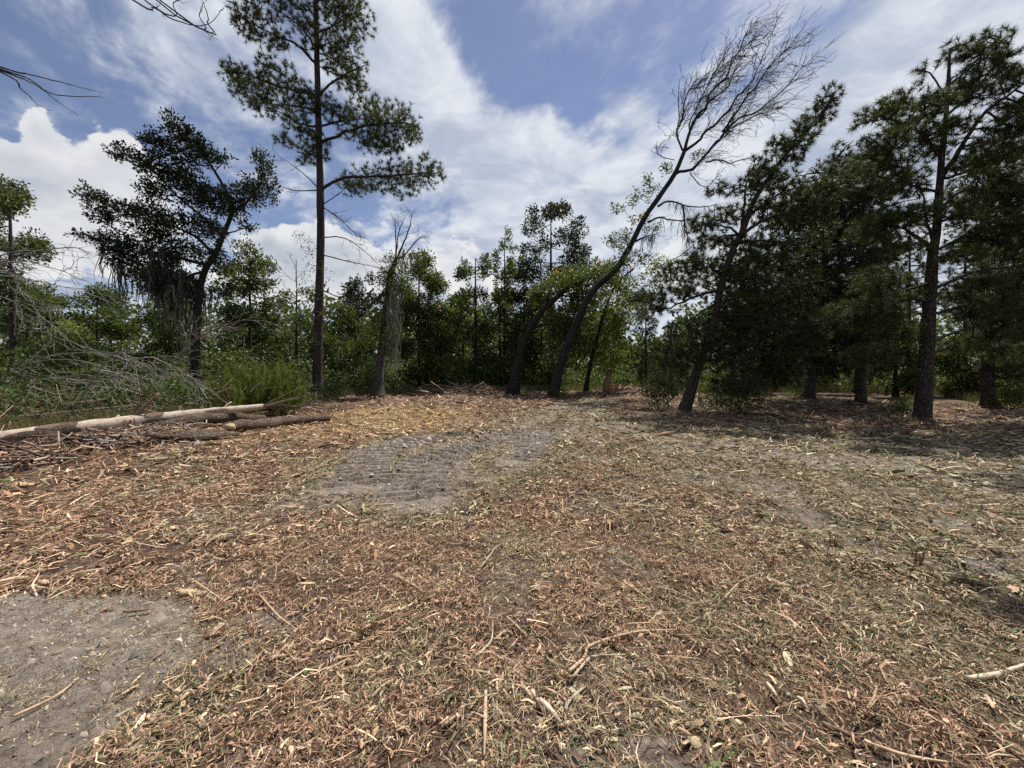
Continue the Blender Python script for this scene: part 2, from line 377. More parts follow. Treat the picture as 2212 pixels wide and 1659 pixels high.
def track_field(x, y):
    best = np.full(x.shape, 9.0); arc = np.zeros(x.shape)
    for ln, hw in TRACKS:
        s = np.concatenate([[0], np.cumsum(np.linalg.norm(np.diff(ln, axis=0), axis=1))])
        for i in range(0, len(ln) - 1):
            a, b = ln[i], ln[i + 1]; ab = b - a; L2 = ab @ ab + 1e-9
            t = np.clip(((x - a[0]) * ab[0] + (y - a[1]) * ab[1]) / L2, 0, 1)
            d = np.hypot(x - a[0] - t * ab[0], y - a[1] - t * ab[1]) / hw
            m = d < best; best = np.where(m, d, best); arc = np.where(m, s[i] + t * math.sqrt(L2), arc)
    return best, arc
def ell(x, y, cx, cy, rx, ry, soft=0.35, s=0, amp=0.5, rot=0.0):
    c_, s_ = cos(radians(rot)), sin(radians(rot)); a, b = x - cx, y - cy
    q = np.sqrt(((a * c_ + b * s_) / rx) ** 2 + ((b * c_ - a * s_) / ry) ** 2) + (fbm(x * 1.6, y * 1.6, 4, s) - 0.5) * amp * 2
    return 1 - sst(q, 1 - soft, 1 + soft)
def masks(x, y):
    n = fbm(x * 0.9, y * 0.9, 4, 3)
    best, arc = track_field(x, y); best = best + (fbm(x * 2.4, y * 2.4, 3, 61) - .5) * 1.1
    sand = np.maximum.reduce([0.9 * ell(x, y, -2.85, 2.0, 1.30, 0.80, 0.42, 5, 0.45), 0.8 * (1 - sst(best, 0.45, 1.7)) * (1 - sst(y, 9.0, 12.0)),
                              0.38 * ell(x, y, -1.4, 7.2, 1.9, 1.9, 0.5, 6, 1.0), 0.40 * ell(x, y, 6.6, 6.2, 4.2, 2.4, 0.7, 8, 1.5), 0.34 * sst(fbm(x * 1.9, y * 1.9, 4, 81), .60, .72),
                              0.22 * ell(x, y, 1.3, 11.5, 1.1, 3.5, .5, 9, .8), 0.35 * sst(fbm(x * 0.7, y * 0.7, 3, 21), 0.56, 0.72)])
    straw = np.maximum.reduce([ell(x, y, 7.0, 6.8, 5.6, 3.6, 0.5, 12, .7), 0.75 * ell(x, y, 3.0, 2.4, 1.7, 1.1, .5, 13, .9), 0.8 * ell(x, y, 2.5, 12, 2.5, 4, .5, 14, .8),
                               0.55 * sst(fbm(x * 1.3, y * 1.3, 4, 17), 0.55, 0.72), 0.7 * ell(x, y, 14, 19, 8, 3, .5, 15, .6)])
    lane = lane_field(x, y) + (fbm(x * 1.2, y * 1.2, 4, 71) - .5) * 1.0
    sand = np.maximum(sand, 0.36 * (1 - sst(np.abs(lane - .55), .12, .45)) + 0.10 * (1 - sst(lane, .7, 1.6)))
    straw = np.maximum(straw, 0.9 * (1 - sst(lane, .8, 2.2)))
    straw = np.maximum(straw, np.clip(0.95 * (1 - sst(best, 1.2, 3.0)) * (y < 11), 0, 1) * (y > 0))
    yel = np.maximum(ell(x, y, -4.0, 13.0, 2.6, 3.6, 0.5, 16, .7), 0.5 * ell(x, y, -5.0, 8.8, 2.2, .8, .5, 18, .7))
    return sand, straw, yel, best, arc
def height(x, y, tr=None):
    x = np.asarray(x, float); y = np.asarray(y, float)
    h = 0.10 * (fbm(x * 0.22, y * 0.22, 3, 1) - 0.5) + 0.045 * (fbm(x * 1.5, y * 1.5, 3, 2) - 0.5)
    ln_ = lane_field(x, y); h = h - 0.05 * np.exp(-((ln_ - .6) / .16) ** 2) * sst(fbm(x * 1.7, y * 1.7, 3, 73), .3, .6) + 0.03 * np.exp(-((ln_ - .95) / .15) ** 2) * fbm(x * 5, y * 5, 2, 74)
    h = h + 0.22 * np.exp(-((x + 8.3) / 3.2) ** 2 - ((y - 9.2 - 0.0 * x) / 1.5) ** 2)        # debris windrow under the logs
    h = h + 0.10 * np.exp(-((x + 1.4) / 2.5) ** 2 - ((y - 24.5) / 0.9) ** 2)
    return h
ETAB = np.array([(-900, 6.2), (0, 8.0), (300, 10.2), (560, 12.0), (640, 16), (700, 22), (850, 25), (1000, 26), (1290, 29.5), (1400, 27), (1560, 26), (1830, 27.5), (1990, 27), (2060, 22), (2130, 18.5), (2260, 16.5), (3200, 12)])
def edge_d(x, y):                  # how far ahead the clearing ends in that direction
    q = ((x / np.maximum(y, 0.1)) * FPX + 512) / K
    return np.interp(q, ETAB[:, 0], ETAB[:, 1])
def hz(x, y): return float(height(np.array([x]), np.array([y]))[0])
def axis(bands):
    out = []
    for a, b, st in bands: out.append(np.arange(a, b, st))
    return np.concatenate(out)
gx = axis([(-5, -3.6, .05), (-3.6, 1.0, .034), (1.0, 5.5, .05)])
gx = np.concatenate([-(5 + np.cumsum(0.08 * 1.13 ** np.arange(58)))[::-1], gx, 5.5 + np.cumsum(0.08 * 1.13 ** np.arange(58))])
gy = axis([(-2, 1.2, .2), (1.2, 4.8, .042), (4.8, 10.5, .032), (10.5, 14, .06)])
gy = np.concatenate([-(2 + np.cumsum(0.3 * 1.2 ** np.arange(32)))[::-1], gy, 14 + np.cumsum(0.10 * 1.115 ** np.arange(64))])
X, Y = np.meshgrid(gx, gy, indexing='xy')
sand, straw, yel, best, arc = masks(X, Y)
Z = height(X, Y)
near = np.exp(-np.hypot(X, Y) / 14)
edge = (1 - sst(best, 0.7, 1.15)) * (1 - sst(Y, 10, 13))
skew = arc + 0.10 * (fbm(X * 1.3, Y * 1.3, 3, 31) - 0.5)
ph = np.abs(np.mod(skew / 0.21, 1.0) - 0.5) * 2; ridge = 0.35 - 1.35 * (1 - sst(ph, 0.46, 0.66))
gapn = sst(fbm(X * 2.6, Y * 2.6, 3, 33), 0.30, 0.5)
Z = Z + edge * (0.115 * ridge * (0.6 + 0.4 * gapn) - 0.015) + 0.035 * np.exp(-((best - 1.15) / 0.22) ** 2) * fbm(X * 4, Y * 4, 2, 35)
Z = Z + near * 0.075 * (fbm(X * 5, Y * 5, 4, 41) - 0.5) + near * 0.026 * (fbm(X * 16, Y * 16, 3, 43) - 0.5) + edge * 0.03 * (fbm(X * 9, Y * 9, 3, 47) - .5)
ny, nx = X.shape
ii, jj = np.meshgrid(np.arange(ny - 1), np.arange(nx - 1), indexing='ij'); b0 = ii * nx + jj
gf = np.stack([b0, b0 + 1, b0 + nx + 1, b0 + nx], -1).reshape(-1, 4)
m, t, b, o = newmat('cleared_ground')
at = t.n('ShaderNodeAttribute', attribute_name='col'); s_, w_, y_ = t.sep(at.outputs['Vector'])
co = t.n('ShaderNodeTexCoord').outputs['Object']
n_f = t.noise(co, 55, 5, 0.75); n_m = t.noise(co, 9, 5, 0.65); n_l = t.noise(co, 1.1, 4, 0.6)
fib = t.noise(t.vm('MULTIPLY', t.vm('ADD', co, t.vm('MULTIPLY', t.noise(co, 6, 2, .5, 0, True), (0.5, 0.5, 0))), (16, 70, 30)), 1.0, 4, 0.7)
fib2 = t.noise(t.vm('MULTIPLY', t.vm('ADD', co, t.vm('MULTIPLY', t.noise(co, 5, 2, .5, 0, True), (0.6, 0.6, 0))), (75, 18, 30)), 1.0, 4, 0.7)
fb = t.m('MAXIMUM', fib, fib2)
mul = t.mix(t.step(fb, 0.45, 0.72), (0.050, 0.032, 0.024), (0.30, 0.20, 0.135))
mul = t.mix(t.step(n_m, 0.42, 0.7, 0, .7), mul, (0.16, 0.095, 0.065))
stw = t.mix(t.step(fb, 0.45, 0.72), (0.075, 0.065, 0.045), (0.33, 0.285, 0.185))
ylw = t.mix(t.step(fb, 0.45, 0.72), (0.17, 0.105, 0.05), (0.44, 0.315, 0.16))
snd = t.mix(t.step(n_m, 0.3, 0.7), (0.175, 0.147, 0.121), (0.325, 0.278, 0.232)); snd = t.mix(t.step(n_f, 0.56, 0.68, 0, 0.65), snd, (0.095, 0.075, 0.062))
c = t.mix(t.m('MULTIPLY', w_, 0.85), mul, stw); c = t.mix(y_, c, ylw); c = t.mix(t.step(t.m('ADD', s_, t.m('MULTIPLY', t.m('SUBTRACT', n_m, .5), 1.3)), 0.2, 0.65), c, snd)
hum = t.m('MULTIPLY', t.step(t.noise(co, 3.2, 5, 0.7), 0.52, 0.66), t.step(s_, 0.5, 0.2))
c = t.mix(t.m('MULTIPLY', hum, 0.8), c, t.mix(n_f, (0.035, 0.030, 0.027), (0.11, 0.095, 0.085)))
c = t.mix(t.step(n_l, 0.35, 0.7), c, t.mix(1.0, c, (0.78, 0.74, 0.72), 'MULTIPLY'))
t.put(b.inputs['Base Color'], c); b.inputs['Roughness'].default_value = 0.95; b.inputs['Specular IOR Level'].default_value = 0.1
bp = t.n('ShaderNodeBump'); bp.inputs['Strength'].default_value = 0.9; bp.inputs['Distance'].default_value = 0.02
t.put(bp.inputs['Height'], t.m('ADD', t.m('ADD', fb, n_f), t.m('MULTIPLY', n_m, 1.5))); t.put(b.inputs['Normal'], bp.outputs[0])
g = obj('ground', mesh('ground', np.stack([X, Y, Z], -1).reshape(-1, 3), [gf], m, True, np.stack([sand, straw, yel], -1).reshape(-1, 3)))
tag(g, kind='structure')
# bilinear lookup of the finished surface
def ground_z(x, y):
    i = np.clip(np.searchsorted(gy, y) - 1, 0, ny - 2); j = np.clip(np.searchsorted(gx, x) - 1, 0, nx - 2)
    fy = np.clip((y - gy[i]) / (gy[i + 1] - gy[i]), 0, 1); fx = np.clip((x - gx[j]) / (gx[j + 1] - gx[j]), 0, 1)
    return (Z[i, j] * (1 - fx) + Z[i, j + 1] * fx) * (1 - fy) + (Z[i + 1, j] * (1 - fx) + Z[i + 1, j + 1] * fx) * fy

# ------------------------------------------------------------------ mulch: shredded wood, needles and straw strewn on the ground
def mulch(bands):
    VS, FS, CS, off = [], [], [], 0
    pal_m = np.array([(.30, .175, .115), (.38, .24, .16), (.46, .31, .205), (.54, .39, .265), (.20, .115, .08), (.10, .062, .046), (.60, .47, .34), (.26, .22, .13)])
    pal_s = np.array([(.22, .195, .12), (.30, .265, .165), (.40, .35, .225), (.13, .115, .08), (.35, .25, .165), (.50, .44, .30), (.16, .16, .085), (.085, .07, .055)])
    pal_y = np.array([(.50, .37, .19), (.44, .31, .16), (.58, .46, .26), (.38, .24, .11), (.45, .30, .18), (.30, .18, .10), (.66, .54, .30), (.25, .2, .1)])
    wm = np.array([.17, .17, .15, .12, .14, .13, .07, .05])
    for r0, r1, n, L, wd, kind in bands:
        r = np.sqrt(rng.uniform(r0 ** 2, r1 ** 2, n)); a = rng.uniform(-1.22, 1.22, n)
        x, y = r * np.sin(a), r * np.cos(a)
        sd_, st_, ye_, be_, _ = masks(x, y)
        clump = fbm(x * 2.6, y * 2.6, 3, 55)
        keep = rng.random(n) < (1 - 0.80 * sst(sd_ + (fbm(x * 3.1, y * 3.1, 3, 66) - .5) * 1.5, 0.2, 0.9)) * (0.34 + 1.1 * sst(clump, 0.30, 0.58)) 
        keep &= y < edge_d(x, y) + 0.8 + rng.normal(0, .5, n)
        x, y, st_, ye_, sd_ = x[keep], y[keep], st_[keep], ye_[keep], sd_[keep]; n = len(x)
        if n == 0: continue
        sm = 1 - 0.45 * sst(sd_, .25, .7); l = L * rng.lognormal(0, 0.52, n) * sm; ww = wd * rng.lognormal(0, 0.55, n) * sm
        th = rng.uniform(0, pi, n) + 0; lift = rng.random(n) ** 2.5 * 0.04 * (L / .045) ** .5; tilt = rng.normal(0, 0.27, n); roll = rng.normal(0, 0.7, n)
        zc = ground_z(x, y) + 0.004 + lift
        dx_, dy_ = np.cos(th), np.sin(th)
        sn = np.array([-1, 0, 1]) * 0.5
        curve = rng.normal(0, 0.10, n) * (2.2 if kind == 'needle' else 1)
        px_ = x[:, None] + dx_[:, None] * l[:, None] * sn; py_ = y[:, None] + dy_[:, None] * l[:, None] * sn
        mid = np.array([0, 1, 0]); px_ += (-dy_ * curve * l)[:, None] * mid; py_ += (dx_ * curve * l)[:, None] * mid
        pz_ = zc[:, None] + (np.sin(tilt) * l)[:, None] * sn + rng.uniform(0, .012, n)[:, None] * mid
        wv = ww[:, None] * np.array([0.62, 1.0, 0.5]) * rng.uniform(.6, 1.2, (n, 3))
        ox, oy, oz = -dy_ * np.cos(roll), dx_ * np.cos(roll), np.sin(roll)
        Pm = np.stack([px_, py_, pz_], -1); Od = np.stack([ox, oy, oz], -1)[:, None] * wv[..., None] * 0.5
        v = np.stack([Pm - Od, Pm + Od], 2).reshape(-1, 3)
        b_ = np.arange(n)[:, None] * 6
        f = (b_ + np.array([[0, 1, 5, 4]])).reshape(-1, 4) if kind == 'flat' else np.concatenate([b_ + np.array([[0, 1, 3, 2]]), b_ + np.array([[2, 3, 5, 4]])], 1).reshape(-1, 4)
        k = rng.choice(8, n, p=wm); base = pal_m[k].copy()
        us = rng.random(n) < np.maximum(st_ * 0.85, .8 * sst(sd_, .3, .7)); base[us] = pal_s[k[us]]
        uy = rng.random(n) < ye_ * 0.65; base[uy] = pal_y[k[uy]]
        base *= rng.uniform(0.38, 1.45, (n, 1)) * np.array([1.05, 1.03, .97]); gr = rng.random(n) < .035; base[gr] = np.array([.13, .17, .06]) * rng.uniform(.6, 1.4, (gr.sum(), 1))
        VS.append(v); FS.append(f + off); CS.append(base.repeat(6, 0)); off += len(v)
    return np.vstack(VS), np.vstack(FS), np.vstack(CS)
MB = [(1.2, 4.2, 78000, .031, .0055, 'chip'), (1.2, 4.2, 52000, .058, .0030, 'needle'), (1.2, 4.5, 1000, .07, .011, 'chip'),
      (4.0, 8.0, 74000, .060, .0095, 'chip'), (4.0, 8.0, 40000, .095, .005, 'needle'), (4.0, 9.0, 2200, .13, .018, 'chip'),
      (7.8, 15, 60000, .125, .024, 'flat'), (14.5, 27, 32000, .22, .038, 'flat')]
MB += [(1.2, 3.8, 9000, .10, .0026, 'needle'), (1.2, 4.2, 20000, .022, .0065, 'flat')]
v, f, cc = mulch(MB)
o = obj('mulch', mesh('mulch', v, [f], 'mulch', False, cc))
tag(o, 'shredded brown wood mulch and pine straw strewn across the clearing', 'mulch', kind='stuff')

# crumbs of sand and soil on the bare patches
n = 46000; r = np.sqrt(rng.uniform(1.4, 110, n)); a = rng.uniform(-1.2, 1.2, n); x, y = r * np.sin(a), r * np.cos(a)
sd_, st_, ye_, be_, _ = masks(x, y); ok = rng.random(n) < sst(sd_ + (rng.random(n) - .5) * .5, .3, .8); x, y, r = x[ok], y[ok], r[ok]; n = len(x)
sz = (0.0035 + .0011 * r) * rng.lognormal(0, .55, n)
q = np.array([(1, 0, -.3), (-.5, .87, -.3), (-.5, -.87, -.3), (0, 0, .75)]); v = np.stack([x, y, ground_z(x, y) + sz * .15], -1)[:, None] + (q[None] + rng.normal(size=(n, 4, 3)) * .3) * sz[:, None, None]
f = (np.arange(n)[:, None, None] * 4 + np.array([(0, 1, 3), (1, 2, 3), (2, 0, 3)])[None]).reshape(-1, 3)
cc = np.array([(.29, .245, .20)]) * rng.uniform(.35, 1.25, (n, 1))
o = obj('soil_crumbs', mesh('soil_crumbs', v.reshape(-1, 3), [f], 'mulch', False, cc.repeat(4, 0))); tag(o, 'crumbs of grey sand and soil on the bare patches', 'soil', kind='stuff')

# ------------------------------------------------------------------ tree builder
def attach(sk, pts, w=0.35, maxlen=0.7, bend=0.12):
    """connect foliage points to a skeleton with branching twigs -> positions, parents, ends"""
    n0 = len(sk); cap = n0 + len(pts) * 4 + 8
    A = np.zeros((cap, 3)); A[:n0] = sk; pl = np.zeros(cap); par = np.full(cap, -1); n = n0
    dmin = np.array([np.min(np.linalg.norm(sk - p, axis=1)) for p in pts])
    ends = []
    for i in np.argsort(dmin):
        p = pts[i]; d = np.linalg.norm(A[:n] - p, axis=1)
        j = int(np.argmin(d + w * pl[:n])); L = d[j]
        ns = min(3, max(1, int(L / maxlen) + 1)); q = j; s = A[j]
        side = rng.normal(size=3) * L * bend; side[2] -= L * 0.06
        for k in range(1, ns + 1):
            t = k / ns; A[n] = s + (p - s) * t + side * math.sin(pi * t) * (1 if k < ns else 0)
            par[n] = q; pl[n] = pl[q] + np.linalg.norm(A[n] - A[q]); q = n; n += 1
        ends.append(n - 1)
    return A[:n], par[:n], np.array(ends)
def twig_mesh(A, par, n0, rtip=0.006, rmax=0.06, k=3):
    n = len(A); acc = np.zeros(n)
    for i in range(n - 1, n0 - 1, -1):
        if acc[i] == 0: acc[i] = rtip ** 2.3
        acc[par[i]] += acc[i]
    r = np.minimum(acc ** (1 / 2.3), rmax); idx = np.arange(n0, n)
    r0 = np.minimum(r[par[idx]], r[idx] * 1.35)
    r0 = np.where(par[idx] < n0, r[idx] * 1.3, r0)
    return segs(A[par[idx]], A[idx], r0, r[idx], k)
def in_clump(c, r, n):
    q = unit(rng.normal(size=(n, 3))) * (rng.random((n, 1)) ** 0.45)
    return c + q * r
class Tree:
    def __init__(s, name, label, cat, trunk_px, d, r0, r1, bark, dd=0.0, sides=12, group=None, rough=0.16, flare=1.5, base=None):
        n = len(trunk_px)
        w = np.array([P(x, y, d + dd * i / max(n - 1, 1)) for i, (x, y) in enumerate(trunk_px)])
        b = w[0].copy(); w[0, 2] = hz(w[0, 0], w[0, 1]) - 0.08
        s.d, s.dd = d, dd
        s.root = thing(name, (b[0], b[1], hz(b[0], b[1])), label, cat, group); s.o = np.array(s.root.location)
        s.pts = spline(w, 34); t = np.linspace(0, 1, 34)
        s.rad = (r0 * (1 - t) + r1 * t) * (1 + (flare - 1) * np.exp(-t * 22))
        s.bark = bark; s.sk = [s.pts]; s.cl = []
        v, q, tr = tube(s.pts, s.rad, sides, rough, True, int(abs(b[0]) * 100))
        nl = 3 + int(abs(b[0] * 10)) % 3; th_ = np.arange(sides) * 2 * pi / sides; lob = np.cos(nl * th_ + b[0]) * .5 + .5
        vv = v[:34 * sides].reshape(34, sides, 3); ctr = s.pts[:, None]; vv += (vv - ctr) * (lob[None, :, None] * np.exp(-t * 26)[:, None, None] * max(0, flare - 1) * .7)
        s.add('trunk', v, [q, tr], bark, True)
    def add(s, name, v, faces, mat, smooth=False, col=None, parent=None):
        o = obj(name, mesh(name, v - s.o, faces, mat, smooth, col), parent or s.root)
        if name in ('twigs', 'spanish_moss', 'vine'): o['kind'] = 'stuff'
        return o
    def limb(s, px, dd=0.0, r0=0.06, r1=0.012, n=14, k=6, twigs=0, tl=0.8, bark=None, name='limb', rough=0.15):
        w = np.array([P(x, y, s.d + dd * i / (len(px) - 1)) for i, (x, y) in enumerate(px)])
        j = np.argmin(np.linalg.norm(s.pts - w[0], axis=1)); w[0] = s.pts[j]
        return s.limb_w(w, r0, r1, n, k, twigs, tl, bark, name, rough)
    def limb_w(s, w, r0, r1, n=14, k=6, twigs=0, tl=0.8, bark=None, name='limb', rough=0.15):
        p = spline(w, n); p[1:-1] += rng.normal(size=(n - 2, 3)) * r0 * 0.25
        v, q, tr = tube(p, np.linspace(r0, r1, n), k, rough, True, n)
        o = s.add(name, v, [q, tr], bark or s.bark, True); s.sk.append(p[1:])
        if twigs:
            a, b_ = bare_twigs(p[n // 4:], twigs, tl); vv, qq = segs(a, b_, min(0.007, r1 * .9), min(0.004, r1 * .6))
            s.add('twigs', vv, [qq], bark or s.bark, False, None, o)
        return p
    def clump(s, cx, cy, rx, ry, dd=None, dens=None):
        dd = rng.uniform(-0.9, 0.9) if dd is None else dd
        d = s.d + s.dd * 0.5 + dd; sc = d / FPX * K
        rw = np.array([rx * sc, max(0.5 * (rx + ry) * sc * 1.1, 0.35), ry * sc])
        s.cl.append((P(cx, cy, d), rw, rx * ry * (d / s.d)))
    def crown(s, kind, mat, dens=0.02, k=24, L=0.2, wid=0.009, w=0.35, rtip=0.006, twigmat=None, name='crown', up=0.35, R=0.14, maxlen=0.7, sway=None, dirup=0.35, minn=4):
        sk = np.vstack(s.sk); pts = np.vstack([in_clump(c, r, max(minn, int(dens * a))) for c, r, a in s.cl])
        pts = pts[pts[:, 2] > 0.25]
        A, par, ends = attach(sk, pts, w, maxlen)
        d = unit(A[ends] - A[par[ends]]) + np.array([0, 0, dirup])
        if kind == 'pine': v, f, cc = needles(A[ends], d, k, L, wid, sway=sway)
        else: v, f, cc = leaves(A[ends], k, R, L, wid, up, d)
        cr = s.add(name, v, [f], mat, False, cc)
        vv, qq = twig_mesh(A, par, len(sk), rtip)
        s.add('twigs', vv, [qq], twigmat or s.bark, False, None, cr)
        s.cl = []
        return A[ends]
    def moss(s, pts, L, mat='moss', k=6, wid=0.03, spread=0.06, name='spanish_moss'):
        v, f, cc = strands(np.asarray(pts), L, wid, k, spread); s.add(name, v, [f], mat, False, cc)
    def leaf_clump(s, name, spots, n, mat, k=6, R=0.15, L=0.1, wid=0.05, dens=None):
        c = np.vstack([in_clump(P(x, y, s.d + dd), np.array([rx, 0.5 * (rx + ry) + 4, ry]) * s.d / FPX * K, n) for x, y, rx, ry, dd in spots])
        v, f, cc = leaves(c, k, R, L, wid); s.add(name, v, [f], mat, False, cc)
def bare_twigs(p, n, L, wind=(0, 0, 0), depth=1, ang=0.6, sub=3):
    """side twigs with side twigs of their own along a limb p"""
    A, B = [], []
    for _ in range(n):
        i = rng.integers(0, len(p) - 1); t = unit(p[i + 1] - p[i]); s = p[i] + (p[i + 1] - p[i]) * rng.random()
        d = unit(t + unit(rng.normal(size=3)) * ang + np.asarray(wind)); l = L * rng.uniform(0.4, 1.1); m = 4
        pts = [s]
        for q in range(m):
            d = unit(d + rng.normal(size=3) * 0.27 + np.asarray(wind) * 0.25); pts.append(pts[-1] + d * l / m)
        pts = np.array(pts); A.append(pts[:-1]); B.append(pts[1:])
        if depth > 0:
            a, b_ = bare_twigs(pts, sub, L * 0.5, wind, depth - 1, ang, sub); A.append(a); B.append(b_)
    return np.vstack(A), np.vstack(B)

# ---- tall straight pine left of centre
T = Tree('pine_tree', 'tall straight pine with bare lower trunk reaching out of the top of the picture', 'tree',
         [(688, 864), (687, 790), (690, 650), (693, 500), (691, 360), (687, 220), (684, 80), (681, -60), (678, -240)], 20.6, 0.25, 0.08, 'bark_pine', 0, 14)
for px, dd, r in (([(700, 405), (740, 385), (800, 382), (900, 375), (950, 372)], -1.2, .085), ([(700, 312), (750, 285), (800, 270), (870, 265), (905, 275)], -1.0, .085),
                  ([(700, 268), (740, 262), (800, 255)], 1.2, .06), ([(695, 195), (730, 170), (790, 140)], -1.0, .07), ([(688, 80), (720, 55), (790, 15)], 1.0, .06),
                  ([(680, 130), (640, 95), (600, 78), (530, 45)], -1.0, .075), ([(684, 92), (650, 60), (610, 30)], 1.2, .06), ([(680, 222), (620, 192), (560, 170), (485, 150)], -0.8, .08), ([(684, 246), (640, 230), (570, 222)], 1.4, .07),
                  ([(684, 290), (645, 265), (600, 240)], -1.5, .06), ([(686, 335), (650, 320), (615, 300)], 0.8, .05), ([(680, -10), (730, -30), (770, -50)], -1, .05), ([(680, -20), (640, -40), (590, -50)], 1, .05)):
    T.limb(px, dd, r, 0.02)
for px, dd, nt in (([(683, 396), (650, 370), (600, 335)], -.5, 4), ([(684, 425), (640, 412), (605, 402), (590, 392)], .6, 7), ([(701, 450), (730, 470), (780, 515)], -.8, 22), ([(702, 510), (740, 513), (785, 540), (815, 570)], .5, 8),
                   ([(702, 568), (755, 565), (820, 578)], -.3, 6), ([(702, 640), (740, 648), (785, 682)], .4, 9), ([(701, 440), (730, 420), (755, 395)], .8, 6)):
    T.limb(px, dd, 0.032, 0.008, twigs=nt, tl=0.8)
for cl in ((800, 385, 60, 24), (868, 388, 45, 34), (918, 372, 42, 32), (760, 402, 40, 18), (850, 268, 55, 42), (800, 252, 50, 34), (888, 285, 24, 24), (830, 318, 36, 26), (748, 262, 28, 34), (790, 300, 30, 24),
           (750, 150, 42, 40), (770, 182, 28, 16), (722, 125, 30, 30), (742, 40, 62, 36), (640, 20, 50, 24), (525, 38, 28, 32), (568, 66, 46, 26), (604, 88, 22, 16), (672, 80, 42, 22), (752, 82, 26, 22), (735, 12, 50, 20), (570, 12, 50, 14),
           (502, 155, 28, 20), (550, 182, 44, 28), (600, 158, 42, 30), (645, 205, 36, 30), (565, 218, 52, 24), (625, 240, 50, 22), (520, 180, 30, 24), (612, 303, 26, 14), (660, 332, 22, 26), (655, 285, 34, 22), (690, 318, 22, 30), (700, 230, 30, 30),
           (720, -40, 70, 30), (630, -50, 70, 30), (690, -120, 70, 40), (680, -200, 40, 40)):
    T.clump(*cl)
for q_ in range(len(T.cl)): T.cl[q_] = (T.cl[q_][0], T.cl[q_][1] * 1.12, T.cl[q_][2])
T.crown('pine', 'pine', 0.095, 29, 0.26, 0.018, 0.4)
T.leaf_clump('vine', [(668, 540, 22, 30, -.2), (648, 515, 18, 18, -.1), (700, 590, 18, 24, -.2), (668, 610, 20, 40, -.2), (705, 650, 20, 40, -.2), (690, 720, 20, 60, -.3)], 26, 'oak', 4, 0.15, 0.10, 0.05)

# ---- dark oak on the left with moss
T = Tree('oak_tree', 'dark oak with crooked leaning trunk and hanging moss left of the tall pine', 'tree',
         [(417, 884), (420, 800), (423, 721), (427, 671), (433, 615), (447, 575), (467, 545), (483, 505), (500, 461), (497, 431), (470, 380), (430, 320), (395, 270)], 16, 0.165, 0.022, 'bark_oak', 0, 11, flare=1.3)
for px, dd, r in (([(447, 575), (400, 560), (340, 545), (280, 545), (190, 515)], -1.0, .07), ([(467, 545), (420, 510), (350, 480), (270, 460), (185, 425)], .9, .07), ([(483, 505), (440, 470), (390, 430), (330, 370), (265, 330)], -.6, .06),
                  ([(500, 461), (540, 430), (565, 390), (565, 345)], .6, .06), ([(497, 440), (530, 430), (585, 420)], -.7, .045), ([(440, 590), (400, 600), (350, 610), (300, 600)], -1.2, .06), ([(484, 505), (520, 495), (545, 488)], .5, .035), ([(438, 600), (410, 640), (380, 660), (350, 690)], -.4, .05)):
    T.limb(px, dd, r, 0.012)
for cl in ((200, 512, 34, 10), (240, 522, 34, 20), (290, 532, 34, 16), (190, 420, 22, 17), (230, 440, 28, 13), (292, 452, 38, 15), (230, 466, 38, 14), (330, 470, 38, 22), (265, 330, 27, 14), (300, 345, 22, 15),
           (345, 312, 30, 26), (375, 275, 20, 26), (420, 300, 20, 22), (440, 328, 22, 20), (480, 342, 22, 11), (400, 332, 36, 30), (350, 372, 42, 30), (400, 402, 46, 34), (442, 422, 36, 30), (482, 428, 40, 24), (540, 422, 36, 20), (565, 345, 17, 17),
           (578, 378, 14, 22), (586, 422, 11, 18), (550, 402, 26, 20), (500, 462, 28, 16), (540, 490, 18, 9), (400, 482, 46, 20), (340, 502, 46, 20), (370, 542, 56, 24), (300, 572, 46, 24), (350, 602, 56, 28), (400, 622, 44, 30), (255, 548, 30, 20), (460, 560, 36, 26), (330, 420, 24, 24), (455, 500, 30, 25)):
    T.clump(*cl)
for q_ in range(len(T.cl)): T.cl[q_] = (T.cl[q_][0], T.cl[q_][1] * np.array([1.12, 1.2, 1.2]), T.cl[q_][2])
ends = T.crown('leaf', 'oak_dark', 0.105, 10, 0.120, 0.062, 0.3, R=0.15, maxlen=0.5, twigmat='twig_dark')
lo = ends[(ends[:, 2] < P(300, 540, 16)[2])]
hang = [P(x_, y_, 16)[[0, 2]] for x_, y_ in ((340, 600), (380, 585), (300, 590), (220, 560), (410, 610), (355, 560))]
near_ = np.min([np.hypot(lo[:, 0] - h_[0], lo[:, 2] - h_[1]) for h_ in hang], 0) < .55; lo = lo[near_]; nm = min(70, len(lo))
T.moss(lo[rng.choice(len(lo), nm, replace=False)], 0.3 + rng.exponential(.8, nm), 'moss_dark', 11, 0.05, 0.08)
T.moss(np.array([P(440 + i * 6, 486, 16 + rng.normal() * .3) for i in range(8)]), rng.uniform(.3, .6, 8), 'moss_dark', 5, .02)

